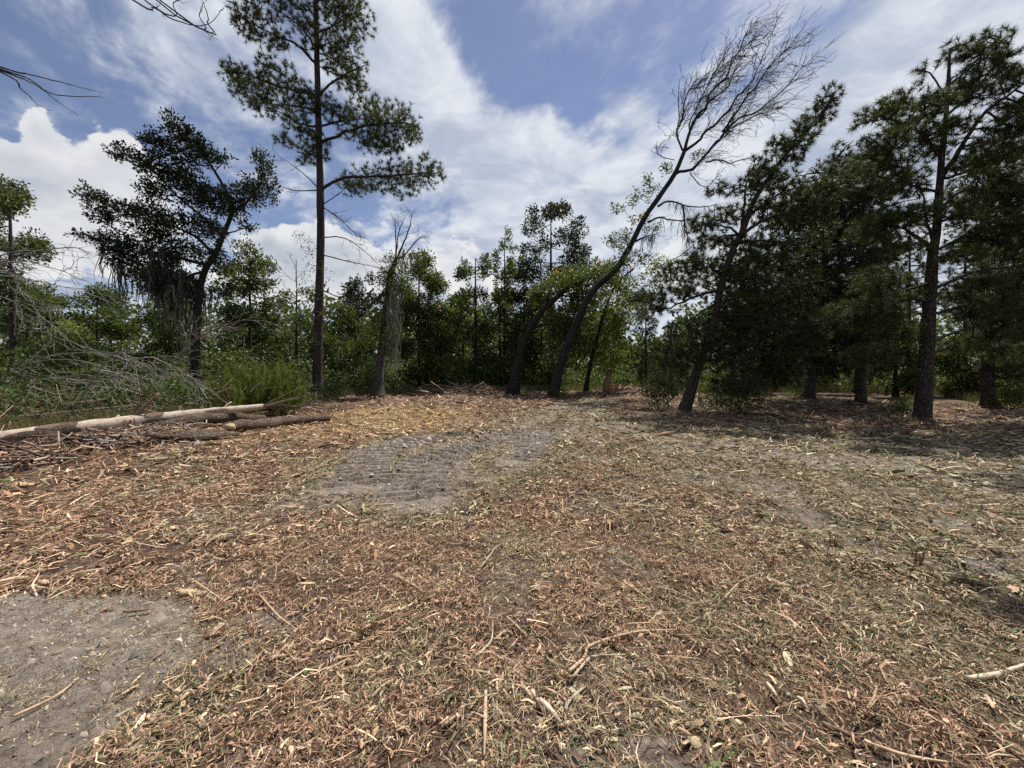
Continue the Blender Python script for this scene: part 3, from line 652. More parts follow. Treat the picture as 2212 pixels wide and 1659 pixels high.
# ---- mossy snag
T = Tree('dead_snag', 'broken mossy snag wrapped in vines with bare forked top right of the tall pine', 'tree',
         [(816, 858), (819, 800), (826, 740), (833, 680), (838, 630), (846, 590), (855, 560)], 22, 0.27, 0.12, 'bark_grey', 0, 12, rough=.35)
for px, dd, r, nt in (([(850, 575), (856, 545), (855, 505), (852, 470)], -.2, .06, 8), ([(852, 570), (870, 530), (885, 490), (890, 465)], .2, .06, 12), ([(855, 565), (880, 545), (905, 515), (925, 515)], -.3, .05, 14), ([(868, 540), (862, 500), (876, 470)], .4, .035, 8),
                      ([(838, 628), (815, 645), (795, 665), (780, 690)], -.3, .13, 3), ([(800, 655), (800, 640), (806, 622)], .1, .08, 0)):
    T.limb(px, dd, r, 0.012 if nt else .05, twigs=nt, tl=0.7)
T.leaf_clump('vine', [(850, 570, 32, 26, -.3), (865, 600, 30, 30, -.3), (835, 600, 20, 24, -.4), (820, 690, 28, 40, -.4), (800, 720, 24, 40, -.3), (835, 740, 14, 30, -.4), (842, 620, 26, 40, -.4), (878, 625, 20, 26, -.2)], 130, 'leaf_mid', 5, 0.13, 0.12, 0.06)
sp = np.array([P(848 + rng.uniform(-9, 13), 625 + rng.uniform(-15, 120), 21.6 + rng.normal() * .2) for i in range(40)])
T.moss(sp, rng.uniform(0.4, 2.2, 40) * rng.uniform(.5, 1.2, 40), 'moss', 9, 0.045, 0.10)
sp = np.array([P(848 + rng.uniform(-4, 6), 700 + rng.uniform(-15, 60), 21.6 + rng.normal() * .1) for i in range(16)])
T.moss(sp, rng.uniform(.5, 2.6, 16), 'moss', 7, 0.045, 0.07)
sp = np.array([P(rng.uniform(870, 900), rng.uniform(530, 560), 22 + rng.normal() * .2) for i in range(12)])
T.moss(sp, rng.uniform(.5, 1.4, 12), 'moss_dark', 6, 0.04, 0.06)

# ---- second leaning oak (left of the pair)
T = Tree('oak_tree', 'shorter leafy leaning oak with thick trunk, left of the bare topped leaner', 'tree',
         [(1106, 854), (1118, 790), (1130, 742), (1149, 705), (1173, 669), (1203, 642), (1234, 617), (1275, 600), (1320, 585)], 23.5, 0.28, 0.06, 'bark_oak', 0, 11)
for px, dd in (([(1173, 669), (1185, 640), (1200, 600)], 1), ([(1203, 642), (1230, 640), (1280, 655)], -1), ([(1149, 705), (1190, 700), (1230, 715)], -1.2), ([(1234, 617), (1240, 590), (1255, 575)], .5)):
    T.limb(px, dd, .07, .02)
for cl in ((1230, 598, 50, 24), (1285, 585, 50, 22), (1185, 632, 36, 26), (1265, 640, 50, 34), (1225, 690, 44, 36), (1180, 690, 26, 24), (1215, 735, 40, 30), (1310, 600, 36, 24), (1250, 740, 36, 30), (1160, 640, 24, 20), (1200, 780, 34, 30)):
    T.clump(*cl, rng.uniform(.5, 1.8))
T.leaf_clump('vine', [(1250, 600, 34, 20, -.4), (1300, 588, 30, 20, -.4), (1215, 618, 20, 14, -.2)], 60, 'leaf_mid', 6, .2, .16, .085)
T.crown('leaf', 'leaf_mid', 0.09, 10, 0.18, 0.10, 0.3, R=0.2, twigmat='twig_dark')

# ---- main leaning oak with bare windswept crown
T = Tree('leaning_oak', 'long leaning oak with bare windswept twigs at its top in the centre right', 'tree',
         [(1192, 862), (1209, 790), (1228, 739), (1252, 684), (1270, 645), (1297, 611), (1331, 581), (1361, 532), (1392, 471), (1424, 425), (1457, 376), (1478, 328)], 21, 0.215, 0.10, 'bark_oak', 0.6, 12)
wind = np.array([0.62, 0.0, 0.45])
Zx = lambda a, b_: (1296 + .3038 * a, 36 + .3038 * b_)
bare = [([(600, 960), (700, 720), (800, 540), (900, 370), (1030, 150), (1060, 110)], .8, .085), ([(600, 960), (560, 880), (560, 780), (600, 650), (640, 530), (780, 440), (905, 210)], -.8, .06), ([(610, 950), (760, 820), (900, 690), (1000, 550), (1130, 380), (1210, 160)], -.3, .075),
        ([(530, 1120), (640, 1110), (790, 930), (870, 820), (1050, 700), (1250, 560), (1420, 400), (1430, 340)], -.6, .085), ([(750, 1035), (950, 1025), (1150, 1015)], .5, .045), ([(790, 930), (950, 800), (1100, 720), (1300, 640)], .9, .05), ([(700, 720), (820, 600), (950, 420), (1120, 90)], 1.4, .05),
        ([(870, 820), (1000, 640), (1180, 420), (1420, 150)], -1.4, .055), ([(610, 950), (640, 800), (700, 620), (820, 430), (1000, 270)], 1.6, .05), ([(560, 800), (540, 700), (550, 560), (570, 440)], -.4, .03), ([(530, 1020), (430, 990), (410, 940), (470, 880)], .3, .025), ([(640, 1110), (740, 1200), (860, 1160)], .3, .03)]
for q, (px, dd, r) in enumerate(bare):
    w = np.array([P(*Zx(*p), 21.6 + dd * i / (len(px) - 1)) for i, p in enumerate(px)])
    w = spline(w, len(w) * 2); w[1:-1] += rng.normal(size=(len(w) - 2, 3)) * .09
    p = T.limb_w(w, r, 0.012, 20, 6, bark='twig_dark')
    big = len(px) > 3 and r > .04
    a, b_ = bare_twigs(p[2:], 54 if big else 9, 1.7 if big else 0.9, wind * (0.42 if big else .2), 1, 0.62, 3)
    vv, qq = segs(a, b_, 0.0105, 0.0065); T.add('twigs', vv, [qq], 'twig_dark')
for px, dd in (([(410, 1350), (490, 1310), (600, 1340), (740, 1355), (830, 1330)], -.5), ([(340, 1460), (420, 1430), (540, 1450), (640, 1440), (780, 1410)], .4), ([(250, 1600), (330, 1560), (410, 1545)], -.3), ([(590, 1345), (600, 1450), (610, 1530), (670, 1620)], -.4)):
    w = np.array([P(*Zx(*p), 21.4 + dd * i / (len(px) - 1)) for i, p in enumerate(px)])
    p = T.limb_w(w, .055, .015, 14, 6, 6, .9)
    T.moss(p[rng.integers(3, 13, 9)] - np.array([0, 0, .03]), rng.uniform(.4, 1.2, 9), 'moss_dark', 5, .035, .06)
for cl in (((130, 1365), 14, 10), ((250, 1300), 14, 16), ((370, 1240), 16, 14), ((345, 1170), 10, 14), ((470, 1090), 12, 10), ((180, 1580), 18, 16), ((290, 1450), 20, 16), ((160, 1620), 14, 12), ((380, 1500), 16, 10), ((690, 990), 10, 8)):
    T.clump(*Zx(*cl[0]), cl[1] * 1.2, cl[2] * 1.2, rng.uniform(-.2, .6))
for cl in ((1330, 590, 30, 22), (1300, 640, 30, 30), (1380, 560, 40, 16), (1420, 575, 36, 20), (1400, 610, 40, 20), (1350, 560, 30, 20), (1440, 600, 26, 20), (1350, 640, 36, 28), (1320, 520, 16, 18), (1400, 650, 46, 24)):
    T.clump(*cl)
T.crown('leaf', 'leaf_mid', 0.055, 8, 0.15, 0.07, 0.3, R=0.17, twigmat='twig_dark', minn=14)

# ---- thin vine draped leaner
T = Tree('vine_covered_tree', 'thin leaning tree draped in yellow green vines behind the leaning oaks', 'tree',
         [(1264, 848), (1275, 790), (1290, 730), (1310, 660), (1335, 610), (1370, 580)], 25, 0.14, 0.05, 'bark_oak')
for cl in ((1310, 680, 34, 50), (1290, 745, 30, 50), (1335, 622, 40, 30), (1335, 705, 34, 50), (1272, 690, 30, 40), (1320, 775, 36, 40), (1255, 640, 26, 30), (1370, 660, 30, 36)):
    T.clump(*cl)
T.crown('leaf', 'leaf_light', 0.07, 9, 0.19, 0.10, 0.3, R=0.2, twigmat='twig_dark')

# ---- dark leaning pine in the right half
Z7 = lambda a, b_: (1368 + .3038 * a, 432 + .3038 * b_)
T = Tree('pine_tree', 'very dark leaning pine with low dense branches, right of the bare topped oak', 'tree',
         [(1474, 896), (1499, 821), (1520, 760), (1541, 699), (1556, 626), (1581, 544), (1604, 500), (1625, 440), (1650, 400), (1691, 340), (1737, 288), (1782, 233), (1806, 196)], 13.8, 0.165, 0.022, 'bark_pine', 0, 12, flare=1.3)
for px, dd, r in (([(1600, 504), (1606, 461), (1612, 400), (1625, 350)], .5, .06), ([(1604, 500), (1570, 490), (1515, 486)], -.6, .05), ([(1598, 512), (1560, 510), (1550, 525)], .5, .04), ([(1570, 580), (1520, 575), (1450, 580)], -.7, .05), ([(1556, 626), (1500, 640), (1440, 665), (1390, 650)], .4, .05),
                  ([(1600, 504), (1660, 470), (1730, 455), (1790, 445)], -.8, .06), ([(1590, 530), (1660, 520), (1740, 530)], -1, .06), ([(1560, 610), (1640, 600), (1720, 620)], -.9, .06), ([(1545, 690), (1620, 680), (1700, 700)], -1.1, .05), ([(1530, 730), (1600, 750), (1680, 770)], -.8, .045), ([(1550, 650), (1490, 690), (1450, 720)], .8, .04), ([(1612, 470), (1680, 420), (1740, 400)], .9, .05), ([(1640, 415), (1600, 400), (1555, 412)], -.5, .035), ([(1540, 700), (1590, 640), (1640, 640)], 1.6, .05)):
    T.limb(px, dd, r, .012)
for cl in ((1792, 215, 20, 26), (1762, 258, 26, 22), (1732, 290, 26, 26), (1708, 330, 26, 26), (1680, 312, 20, 16), (1640, 358, 24, 18), (1665, 382, 30, 20), (1620, 402, 26, 20), (1700, 398, 34, 26), (1554, 413, 22, 14), (1572, 467, 34, 20), (1515, 486, 30, 20), (1552, 522, 44, 20),
           (1474, 586, 40, 18), (1505, 566, 34, 20), (1447, 576, 12, 9), (1398, 640, 34, 14), (1460, 634, 44, 18), (1420, 668, 30, 12), (1560, 602, 70, 34), (1620, 560, 60, 40), (1700, 520, 70, 48), (1620, 650, 70, 40), (1560, 692, 54, 34), (1640, 722, 70, 44), (1560, 762, 60, 36), (1640, 790, 66, 40), (1700, 640, 64, 54), (1720, 720, 50, 50), (1740, 450, 50, 36), (1650, 450, 34, 26), (1500, 720, 40, 30), (1470, 770, 44, 34), (1600, 830, 50, 24), (1690, 800, 40, 36)):
    T.clump(*cl)
for q_ in range(len(T.cl)): T.cl[q_] = (T.cl[q_][0], T.cl[q_][1] * np.array([1.3, 1.3, 1.22]), T.cl[q_][2])
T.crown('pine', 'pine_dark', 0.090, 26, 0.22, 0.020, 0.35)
sp = np.array([P(1352 + rng.uniform(-8, 40), 668 + rng.uniform(-4, 6), 13.8) for i in range(10)])
T.moss(np.array([P(*Z7(*p), 14.0) for p in ((20, 770), (40, 775), (60, 780), (470, 260), (480, 280), (490, 250))]), rng.uniform(.5, 1.1, 6), 'moss_dark', 7, .03, .04)

# ---- pine behind it
T = Tree('pine_tree', 'dense dark pine standing behind the dark leaning pine, trunk rising from a low green shrub', 'tree',
         [(1744, 860), (1757, 800), (1768, 700), (1778, 600), (1788, 480), (1796, 380), (1802, 330)], 20, 0.22, 0.04, 'bark_pine')
for k_ in range(16):
    t_ = 0.35 + 0.6 * k_ / 16; i = int(t_ * 33); a = k_ * 2.4; L_ = (1 - t_) * 4.5 + 1.0
    e = T.pts[i] + np.array([cos(a), sin(a), 0.25]) * L_; T.limb_w(np.array([T.pts[i], T.pts[i] * .5 + e * .5 + np.array([0, 0, .1]), e]), .06, .015, 9)
for cl in ((1785, 400, 44, 40), (1742, 452, 50, 40), (1700, 470, 46, 40), (1840, 430, 44, 40), (1840, 500, 56, 46), (1780, 560, 70, 56), (1835, 620, 56, 50), (1760, 682, 66, 50), (1850, 702, 56, 44), (1700, 590, 50, 50), (1890, 560, 36, 40), (1810, 345, 26, 30), (1700, 690, 50, 50), (1800, 760, 60, 40), (1880, 660, 40, 36)):
    T.clump(*cl, rng.uniform(-1.6, 1.6))
for q_ in range(len(T.cl)): T.cl[q_] = (T.cl[q_][0], T.cl[q_][1] * np.array([1.3, 1.3, 1.22]), T.cl[q_][2])
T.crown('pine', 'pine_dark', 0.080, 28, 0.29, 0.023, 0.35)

# ---- broad dark pine filling the mass between them
T = Tree('pine_tree', 'broad very dark pine filling the gap between the leaning pine and the forked pine', 'tree',
         [(1860, 866), (1862, 780), (1858, 660), (1862, 540), (1868, 430), (1878, 340)], 17.5, 0.17, 0.03, 'bark_pine')
for k_ in range(18):
    t_ = 0.25 + 0.7 * k_ / 18; i = int(t_ * 33); a = k_ * 2.4; L_ = (1 - t_) * 3.6 + 1.2
    e = T.pts[i] + np.array([cos(a), sin(a), 0.3]) * L_; T.limb_w(np.array([T.pts[i], T.pts[i] * .5 + e * .5 + np.array([0, 0, .1]), e]), .05, .012, 9)
for cl in ((1880, 345, 40, 28), (1835, 372, 44, 30), (1800, 410, 46, 34), (1905, 400, 44, 36), (1860, 430, 60, 40), (1770, 470, 54, 40), (1820, 490, 60, 44), (1890, 490, 50, 44), (1760, 540, 60, 44), (1840, 570, 66, 46), (1910, 560, 40, 36), (1740, 610, 56, 46), (1810, 640, 66, 46), (1880, 640, 50, 40), (1770, 710, 66, 44), (1850, 730, 60, 40), (1720, 770, 50, 34), (1800, 790, 60, 30)):
    T.clump(*cl, rng.uniform(-1.5, 1.5))
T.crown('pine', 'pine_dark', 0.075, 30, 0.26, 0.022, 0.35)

# ---- the large pine on the right
T = Tree('pine_tree', 'forked pine with straight dark trunk and upswept branches near the right edge', 'tree',
         [(1992, 918), (1998, 832), (2004, 741), (2009, 650), (2013, 590), (2016, 544), (2022, 510), (2029, 416), (2035, 340), (2044, 249), (2050, 157), (2052, 105)], 11.8, 0.195, 0.025, 'bark_pine', 0, 14, flare=1.2)
for px, dd, r in (([(2032, 385), (2077, 318), (2123, 249), (2184, 200), (2260, 150)], -.7, .07), ([(2013, 548), (1989, 517), (1941, 492), (1880, 492)], -.6, .075), ([(1990, 520), (2000, 470), (1995, 430), (1985, 400)], -.4, .045), ([(2020, 632), (2062, 605), (2123, 583), (2212, 574), (2290, 560)], -.8, .05), ([(2022, 545), (2092, 507), (2153, 495), (2230, 500)], .5, .05),
                  ([(2014, 687), (2092, 659), (2180, 635), (2260, 600)], -.4, .042), ([(2010, 735), (2092, 708), (2160, 690), (2240, 670)], .5, .04), ([(1998, 662), (1941, 647), (1870, 662)], -.5, .035), ([(2000, 684), (1910, 677), (1850, 686)], .6, .04), ([(2010, 610), (1960, 625), (1900, 640)], -.7, .035), ([(2006, 640), (1960, 590), (1920, 600)], .4, .03), ([(2036, 330), (1990, 290), (1930, 260), (1870, 262)], -.5, .045), ([(2040, 280), (2000, 250), (1950, 215)], .6, .04),
                  ([(2046, 230), (2010, 160), (1985, 150)], -.3, .025), ([(2048, 190), (2090, 150), (2150, 90)], -.3, .035), ([(2042, 260), (2090, 210), (2160, 130), (2186, 85)], .4, .04), ([(2030, 400), (2090, 370), (2170, 340)], .6, .045), ([(2028, 430), (1970, 400), (1910, 350)], -.6, .045), ([(2026, 450), (2090, 410), (2180, 415)], -.8, .045), ([(2024, 480), (2090, 460), (2170, 475)], .7, .04), ([(2016, 560), (2080, 552), (2170, 548)], -.9, .04), ([(2028, 440), (1980, 450), (1940, 470)], .6, .035), ([(2008, 770), (2070, 740), (2140, 720)], -.6, .03), ([(2003, 755), (1940, 760), (1870, 780)], -.6, .03)):
    T.limb(px, dd, r, .01)
for cl in ((2062, 114, 24, 18), (2105, 92, 12, 12), (2153, 84, 22, 12), (2125, 118, 34, 18), (2162, 122, 24, 15), (2108, 158, 34, 18), (1995, 150, 15, 7), (1983, 177, 8, 6), (2080, 194, 34, 20), (2168, 167, 28, 18), (2202, 158, 16, 24), (2124, 206, 38, 14), (1953, 218, 38, 16), (1898, 242, 34, 15), (1862, 262, 16, 8), (1972, 234, 34, 18), (2032, 220, 28, 20), (1942, 274, 40, 18), (2000, 280, 34, 24), (2070, 270, 30, 18), (2184, 234, 34, 18), (2168, 280, 38, 18),
           (1910, 310, 40, 24), (2020, 320, 34, 20), (1910, 356, 44, 32), (1956, 400, 42, 28), (1972, 462, 42, 22), (2124, 342, 60, 26), (2184, 340, 44, 28), (2108, 402, 50, 26), (2168, 418, 52, 32), (2077, 456, 42, 22), (2153, 478, 52, 22), (2184, 682, 54, 28), (2168, 650, 54, 24), (2092, 676, 34, 14), (1910, 622, 54, 24), (2168, 545, 54, 24), (2077, 554, 34, 15), (1895, 606, 44, 24), (1850, 682, 56, 30), (1900, 680, 46, 26), (2200, 600, 40, 24), (2130, 610, 40, 12), (1880, 500, 40, 22), (1920, 470, 36, 22), (2230, 400, 40, 50), (2240, 250, 40, 50), (1880, 770, 44, 22), (2140, 725, 34, 14), (2230, 520, 40, 40), (1930, 715, 50, 20), (2080, 745, 40, 16), (2170, 760, 46, 20), (1950, 640, 34, 16), (2060, 640, 30, 14), (2110, 520, 44, 20), (1950, 530, 40, 18)):
    T.clump(*cl)
for q_ in range(len(T.cl)): T.cl[q_] = (T.cl[q_][0], T.cl[q_][1] * np.array([1.3, 1.3, 1.22]), T.cl[q_][2])
T.crown('pine', 'pine', 0.125, 27, 0.20, 0.0125, 0.35, dirup=0.2)

T = Tree('pine_tree', 'slim straight pine behind the forked pine at the right edge', 'tree',
         [(2135, 884), (2132, 780), (2128, 650), (2128, 540), (2134, 430), (2140, 330)], 16.2, 0.20, 0.05, 'bark_pine')
for cl in ((2135, 520, 54, 36), (2185, 600, 44, 40), (2190, 720, 50, 40), (2090, 620, 36, 30), (2150, 420, 54, 40), (2120, 340, 40, 36), (2215, 480, 40, 40), (2210, 660, 30, 30), (2170, 790, 50, 30)):
    T.clump(*cl, rng.uniform(-1.5, 1.5))
T.crown('pine', 'pine_dark', 0.075, 30, 0.26, 0.020, 0.35)

# pine just past the right edge: its low boughs throw the shade in the lower right corner
T = Tree('pine_tree', 'pine past the right edge whose boughs shade the near ground', 'tree', [(3000, 1080), (3000, 700), (2990, 300), (2980, -300), (2960, -1700)], 6.6, 0.2, 0.05, 'bark_pine')
base = T.pts[20]
for (cx, cy, cz, r) in ((6.15, 6.0, 8.0, .5), (6.9, 6.0, 8.0, .6), (7.7, 6.3, 8.2, .7), (8.6, 6.0, 9.2, .9), (11.2, 10.9, 12.8, .7), (12.4, 11.0, 12.9, .9), (13.5, 10.5, 12.5, 1.0), (9.6, 4.6, 9.4, 1.1)):
    T.cl.append((np.array([cx, cy, cz]), np.array([r, r, r * .4]), 1900 * r))
    j = np.argmin(np.abs(T.pts[:, 2] - cz + 1.2)); T.limb_w(np.array([T.pts[j], T.pts[j] * .5 + np.array([cx, cy, cz]) * .5 + np.array([0, 0, .2]), [cx, cy, cz]]), .06, .015, 9)
T.crown('pine', 'pine', 0.05, 24, 0.2, 0.012, 0.35)

# ------------------------------------------------------------------ background trees, each one its own
def bg(name, label, x, ytop, d, hw, kind, mat, trunk='bark_oak', bare=0.35, dens=1.0,  lean=0.0, r=0.12, group=None, yb=None, layers=9, shape='round', airy=1.0):
    yb = yb or (368 + CAMZ * FPX / d) / K
    px = [(x, yb), (x + lean * .3, yb + (ytop - yb) * .35), (x + lean * .7, yb + (ytop - yb) * .7), (x + lean, ytop + 8)]
    T = Tree(name, label, 'tree', px, d, r, 0.025, trunk, 0, 8, group)
    H = yb - ytop
    for k_ in range(layers):
        t_ = bare + (1 - bare) * (k_ + 0.5) / layers
        if shape == 'cone': ww = hw * (1.12 - (t_ - bare) / (1 - bare)) 
        elif shape == 'tuft': ww = hw * (0.45 + 0.55 * sin(pi * min(1, (t_ - bare) / (1 - bare) * .8 + .1)))
        else: ww = hw * (0.35 + 0.75 * math.sqrt(max(0, sin(pi * min(1, (t_ - bare) / (1 - bare) * .88 + .1)))))
        for q in range(3):
            u = rng.uniform(-1, 1); a = rng.uniform(0, 2 * pi); sc = d / FPX * K
            T.clump(x + lean * t_ + cos(a) * ww * .62, yb - H * t_ + rng.uniform(-.5, .5) * H / layers, ww * rng.uniform(.36, .62) * airy, H / layers * rng.uniform(.5, .9) * airy, sin(a) * ww * .6 * sc)
    s_ = d / 25.0
    if kind == 'pine': T.crown('pine', mat, 0.070 * dens, 24, 0.26 * s_ ** .5, 0.022 * s_, 0.35, rtip=.007 * s_)
    else: T.crown('leaf', mat, 0.075 * dens, 10, 0.18 * s_ ** .6, 0.094 * s_ ** .6, 0.3, rtip=.006 * s_, R=0.22, twigmat='twig_dark')
    return T
bg('pine_tree', 'leafy pine crown cut by the left edge above dead grey branches', 30, 385, 20, 84, 'leaf', 'oak', 'bark_pine', .4, 1.1, -10, .16, airy=.6)
bg('broadleaf_tree', 'round bushy green tree between the dark oak and the tall pine', 540, 545, 24, 74, 'leaf', 'oak', bare=.25, dens=1.1, airy=.8)
bg('broadleaf_tree', 'low dark scrubby tree under the left edge crown', 60, 610, 24, 94, 'leaf', 'oak', bare=.1, airy=.85)
bg('broadleaf_tree', 'low bushy tree beneath the moss of the dark oak', 210, 625, 26, 88, 'leaf', 'oak', bare=.1, airy=.85)
bg('broadleaf_tree', 'small grey green tree right behind the dark oak trunk', 370, 630, 25, 80, 'leaf', 'oak', bare=.1, airy=.85)
bg('broadleaf_tree', 'thin leafed tree just left of the tall pine trunk', 640, 620, 27, 66, 'leaf', 'oak', bare=.15, dens=.9, airy=.7)
bg('broadleaf_tree', 'scrubby small tree between the tall pine and the snag', 745, 650, 27, 60, 'leaf', 'oak', bare=.1, dens=.9, airy=.7)
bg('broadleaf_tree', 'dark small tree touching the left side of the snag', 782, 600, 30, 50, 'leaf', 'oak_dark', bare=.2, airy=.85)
bg('magnolia_tree', 'dense upright broadleaf tree right behind the snag', 905, 556, 27, 66, 'leaf', 'oak', bare=.12, dens=1.3, airy=.9)
bg('broadleaf_tree', 'small bushy tree with yellowing leaves right of the dense upright tree', 955, 640, 26, 50, 'leaf', 'leaf_mid', bare=.1, dens=1.0, airy=.8)
bg('young_tree', 'young round topped tree with clear trunk, left of the slim lollipop tree', 1027, 548, 28, 54, 'leaf', 'oak', bare=.34, dens=1.0, r=.15, airy=.62, layers=9)
bg('young_tree', 'slim tree with a small tuft at its top left of the tallest background tree', 1090, 505, 30, 30, 'leaf', 'leaf_mid', bare=.5, dens=1.0, r=.11, shape='tuft', airy=.6, layers=8)
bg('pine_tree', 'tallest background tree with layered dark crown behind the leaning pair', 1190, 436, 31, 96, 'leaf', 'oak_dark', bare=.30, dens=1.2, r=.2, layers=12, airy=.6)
bg('broadleaf_tree', 'dark tree filling the gap below the slim lollipop tree', 1132, 560, 33, 62, 'leaf', 'oak', bare=.2, airy=.8)
bg('broadleaf_tree', 'mid height bush tree below the young round topped tree', 1000, 645, 31, 60, 'leaf', 'oak', bare=.05, airy=.85)
bg('broadleaf_tree', 'low leafy tree directly behind the shorter leaning oak', 1080, 640, 29, 54, 'leaf', 'oak', bare=.05, airy=.85)
bg('broadleaf_tree', 'low leafy tree in shade between the two leaning oaks', 1170, 650, 30, 62, 'leaf', 'oak', bare=.05, airy=.85)
bg('pine_tree', 'small background pine in the gap right of the vine draped tree', 1395, 640, 34, 46, 'pine', 'pine', 'bark_pine', .15, 1.2, shape='cone')
bg('pine_tree', 'small rounded pine left of the dark leaning pine trunk', 1450, 690, 24, 44, 'pine', 'pine', 'bark_pine', .15, 1.3, shape='cone')
bg('broadleaf_tree', 'pale distant bush tree at the end of the clearing lane', 1350, 760, 38, 60, 'leaf', 'leaf_mid', bare=.02)
bg('pine_tree', 'dense background pine behind the trunk of the dark leaning pine', 1640, 560, 27, 80, 'pine', 'pine_dark', 'bark_pine', .1, 1.2)
bg('pine_tree', 'background pine seen low between the two nearest right pines', 1850, 640, 26, 80, 'pine', 'pine', 'bark_pine', .1, 1.1)
bg('broadleaf_tree', 'olive green bushy tree left of the forked pine trunk', 1935, 690, 22, 62, 'leaf', 'oak', bare=.05)
bg('broadleaf_tree', 'olive green bushy tree right of the forked pine trunk', 2070, 735, 22, 52, 'leaf', 'leaf_mid', bare=.05, dens=1.1)
bg('broadleaf_tree', 'dark bushy tree at the far right edge behind the slim pine', 2200, 700, 21, 70, 'leaf', 'oak_dark', bare=.05)
bg('pine_tree', 'thin background pine crossing the sky gap right of the forked trunk', 2120, 560, 30, 44, 'pine', 'pine_dark', 'bark_pine', .3, 1.0)
bg('pine_tree', 'tall hazy background pine behind the fork of the forked pine', 1965, 470, 25, 66, 'pine', 'pine', 'bark_pine', .2, .9, airy=.75)
bg('pine_tree', 'tall background pine between the forked pine and the slim pine', 2085, 440, 24, 56, 'pine', 'pine', 'bark_pine', .25, .9, airy=.7)
bg('pine_tree', 'background pine crowding the right edge beyond the slim pine', 2205, 400, 22, 64, 'pine', 'pine', 'bark_pine', .15, 1.0, airy=.8)
bg('pine_tree', 'dark background pine left of the far standing dense pine', 1730, 640, 30, 70, 'pine', 'pine_dark', 'bark_pine', .1, 1.2)
bg('broadleaf_tree', 'pale green small tree above the brush pile at the left', 150, 700, 19, 50, 'leaf', 'leaf_light', bare=.3, dens=.7)
T = Tree('dead_tree', 'thin bare dead tree against the white cloud left of the tall pine', 'tree', [(640, 860), (639, 750), (641, 650), (640, 560)], 30, .09, .02, 'twig_grey')
for k_ in range(16):
    i = 12 + int(k_ * 1.3); a = k_ * 2.4; L_ = (34 - i) * .11 + .4
    T.limb_w(np.array([T.pts[i], T.pts[i] + np.array([cos(a), sin(a), .6]) * L_ * .6, T.pts[i] + np.array([cos(a), sin(a), .9]) * L_]), .02, .008, 6, 4, 5, .7, 'twig_grey')

# thin dead tree overhead-left whose branches reach into the top left of the frame
T = Tree('dead_tree', 'bare dead tree past the left edge, its twigs reaching into the upper left sky', 'tree', [(-900, 1150), (-880, 700), (-840, 200), (-800, -200)], 5.5, .13, .05, 'bark_grey')
for px in ([(0, 148), (60, 170), (120, 205), (200, 208), (228, 212)], [(0, 152), (70, 180), (120, 215), (170, 250)], [(0, 145), (80, 165), (160, 185), (220, 200)], [(0, 155), (50, 195), (80, 225), (112, 240)]):
    w = np.array([[T.pts[27][0], T.pts[27][1], T.pts[27][2]], P(-250, 60, 5.5)] + [P(x, y, 5.6 + .1 * i) for i, (x, y) in enumerate(px)])
    T.limb_w(w, .016, .0025, 26, 5, 0, .25, 'bark_grey')
for px in ([(286, 0), (330, 15), (370, 40), (420, 55), (455, 50), (478, 20)], [(340, 20), (375, 5), (400, -5)], [(400, 46), (430, 30), (440, 5)], [(420, 54), (448, 48), (445, 20), (436, 0)]):
    w = np.array([T.pts[32], P(-100, -260, 5.2)] + [P(x, y, 5.4) for x, y in px])
    T.limb_w(w, .014, .003, 26, 5, 3, .16, 'bark_grey')

# ------------------------------------------------------------------ low growth round the clearing
def scatter_edge(n, q0, q1, near_, far_, pw=1.0):
    q = rng.uniform(q0, q1, n); u = (q * K - 512) / FPX
    e = np.interp(q, ETAB[:, 0], ETAB[:, 1]); y = e + near_ + (far_ - near_) * rng.random(n) ** pw
    return u * y, y
def cover(name, label, cat, x, y, hmax, n_per, mat, k, R, L, wid, stems=0):
    g0 = ground_z(x, y); hn = np.clip(fbm(x * .55, y * .55, 3, 77) * 1.9 - 0.35, 0.12, 1.2)
    H = hmax * hn; z = g0 + H * rng.random(len(x)) ** 0.8 + 0.04
    v, f, cc = leaves(np.stack([x, y, z], -1), k, R, L, wid, 0.5)
    v[:, 2] = np.maximum(v[:, 2], 0.0 + v[:, 2] * 0 + ground_z(v[:, 0], v[:, 1]) + 0.01)
    o = obj(name, mesh(name, v, [f], mat, False, cc)); tag(o, label, cat, kind='stuff'); return o
x, y = scatter_edge(15000, -150, 690, 0.6, 9.0, 0.8); ok = ~((np.abs(x + 2.9) < .1)); 
cover('weeds', 'green vines and weeds behind the fallen log on the left', 'weeds', x, y, 1.4, 1, 'weed', 4, 0.17, 0.13, 0.06)
x, y = scatter_edge(15000, 640, 2500, 0.4, 7, 0.8); lane = (np.abs(x / y - 0.365) < 0.055)
cover('undergrowth', 'leafy green undergrowth along the far edge of the clearing', 'undergrowth', x[~lane], y[~lane], 2.3, 1, 'oak', 5, 0.26, 0.19, 0.098)
x, y = scatter_edge(9000, -300, 700, 7, 15, 1); cover('undergrowth', 'dark leafy undergrowth behind the weeds on the left', 'undergrowth', x, y, 2.6, 1, 'oak', 5, 0.28, 0.20, 0.10)
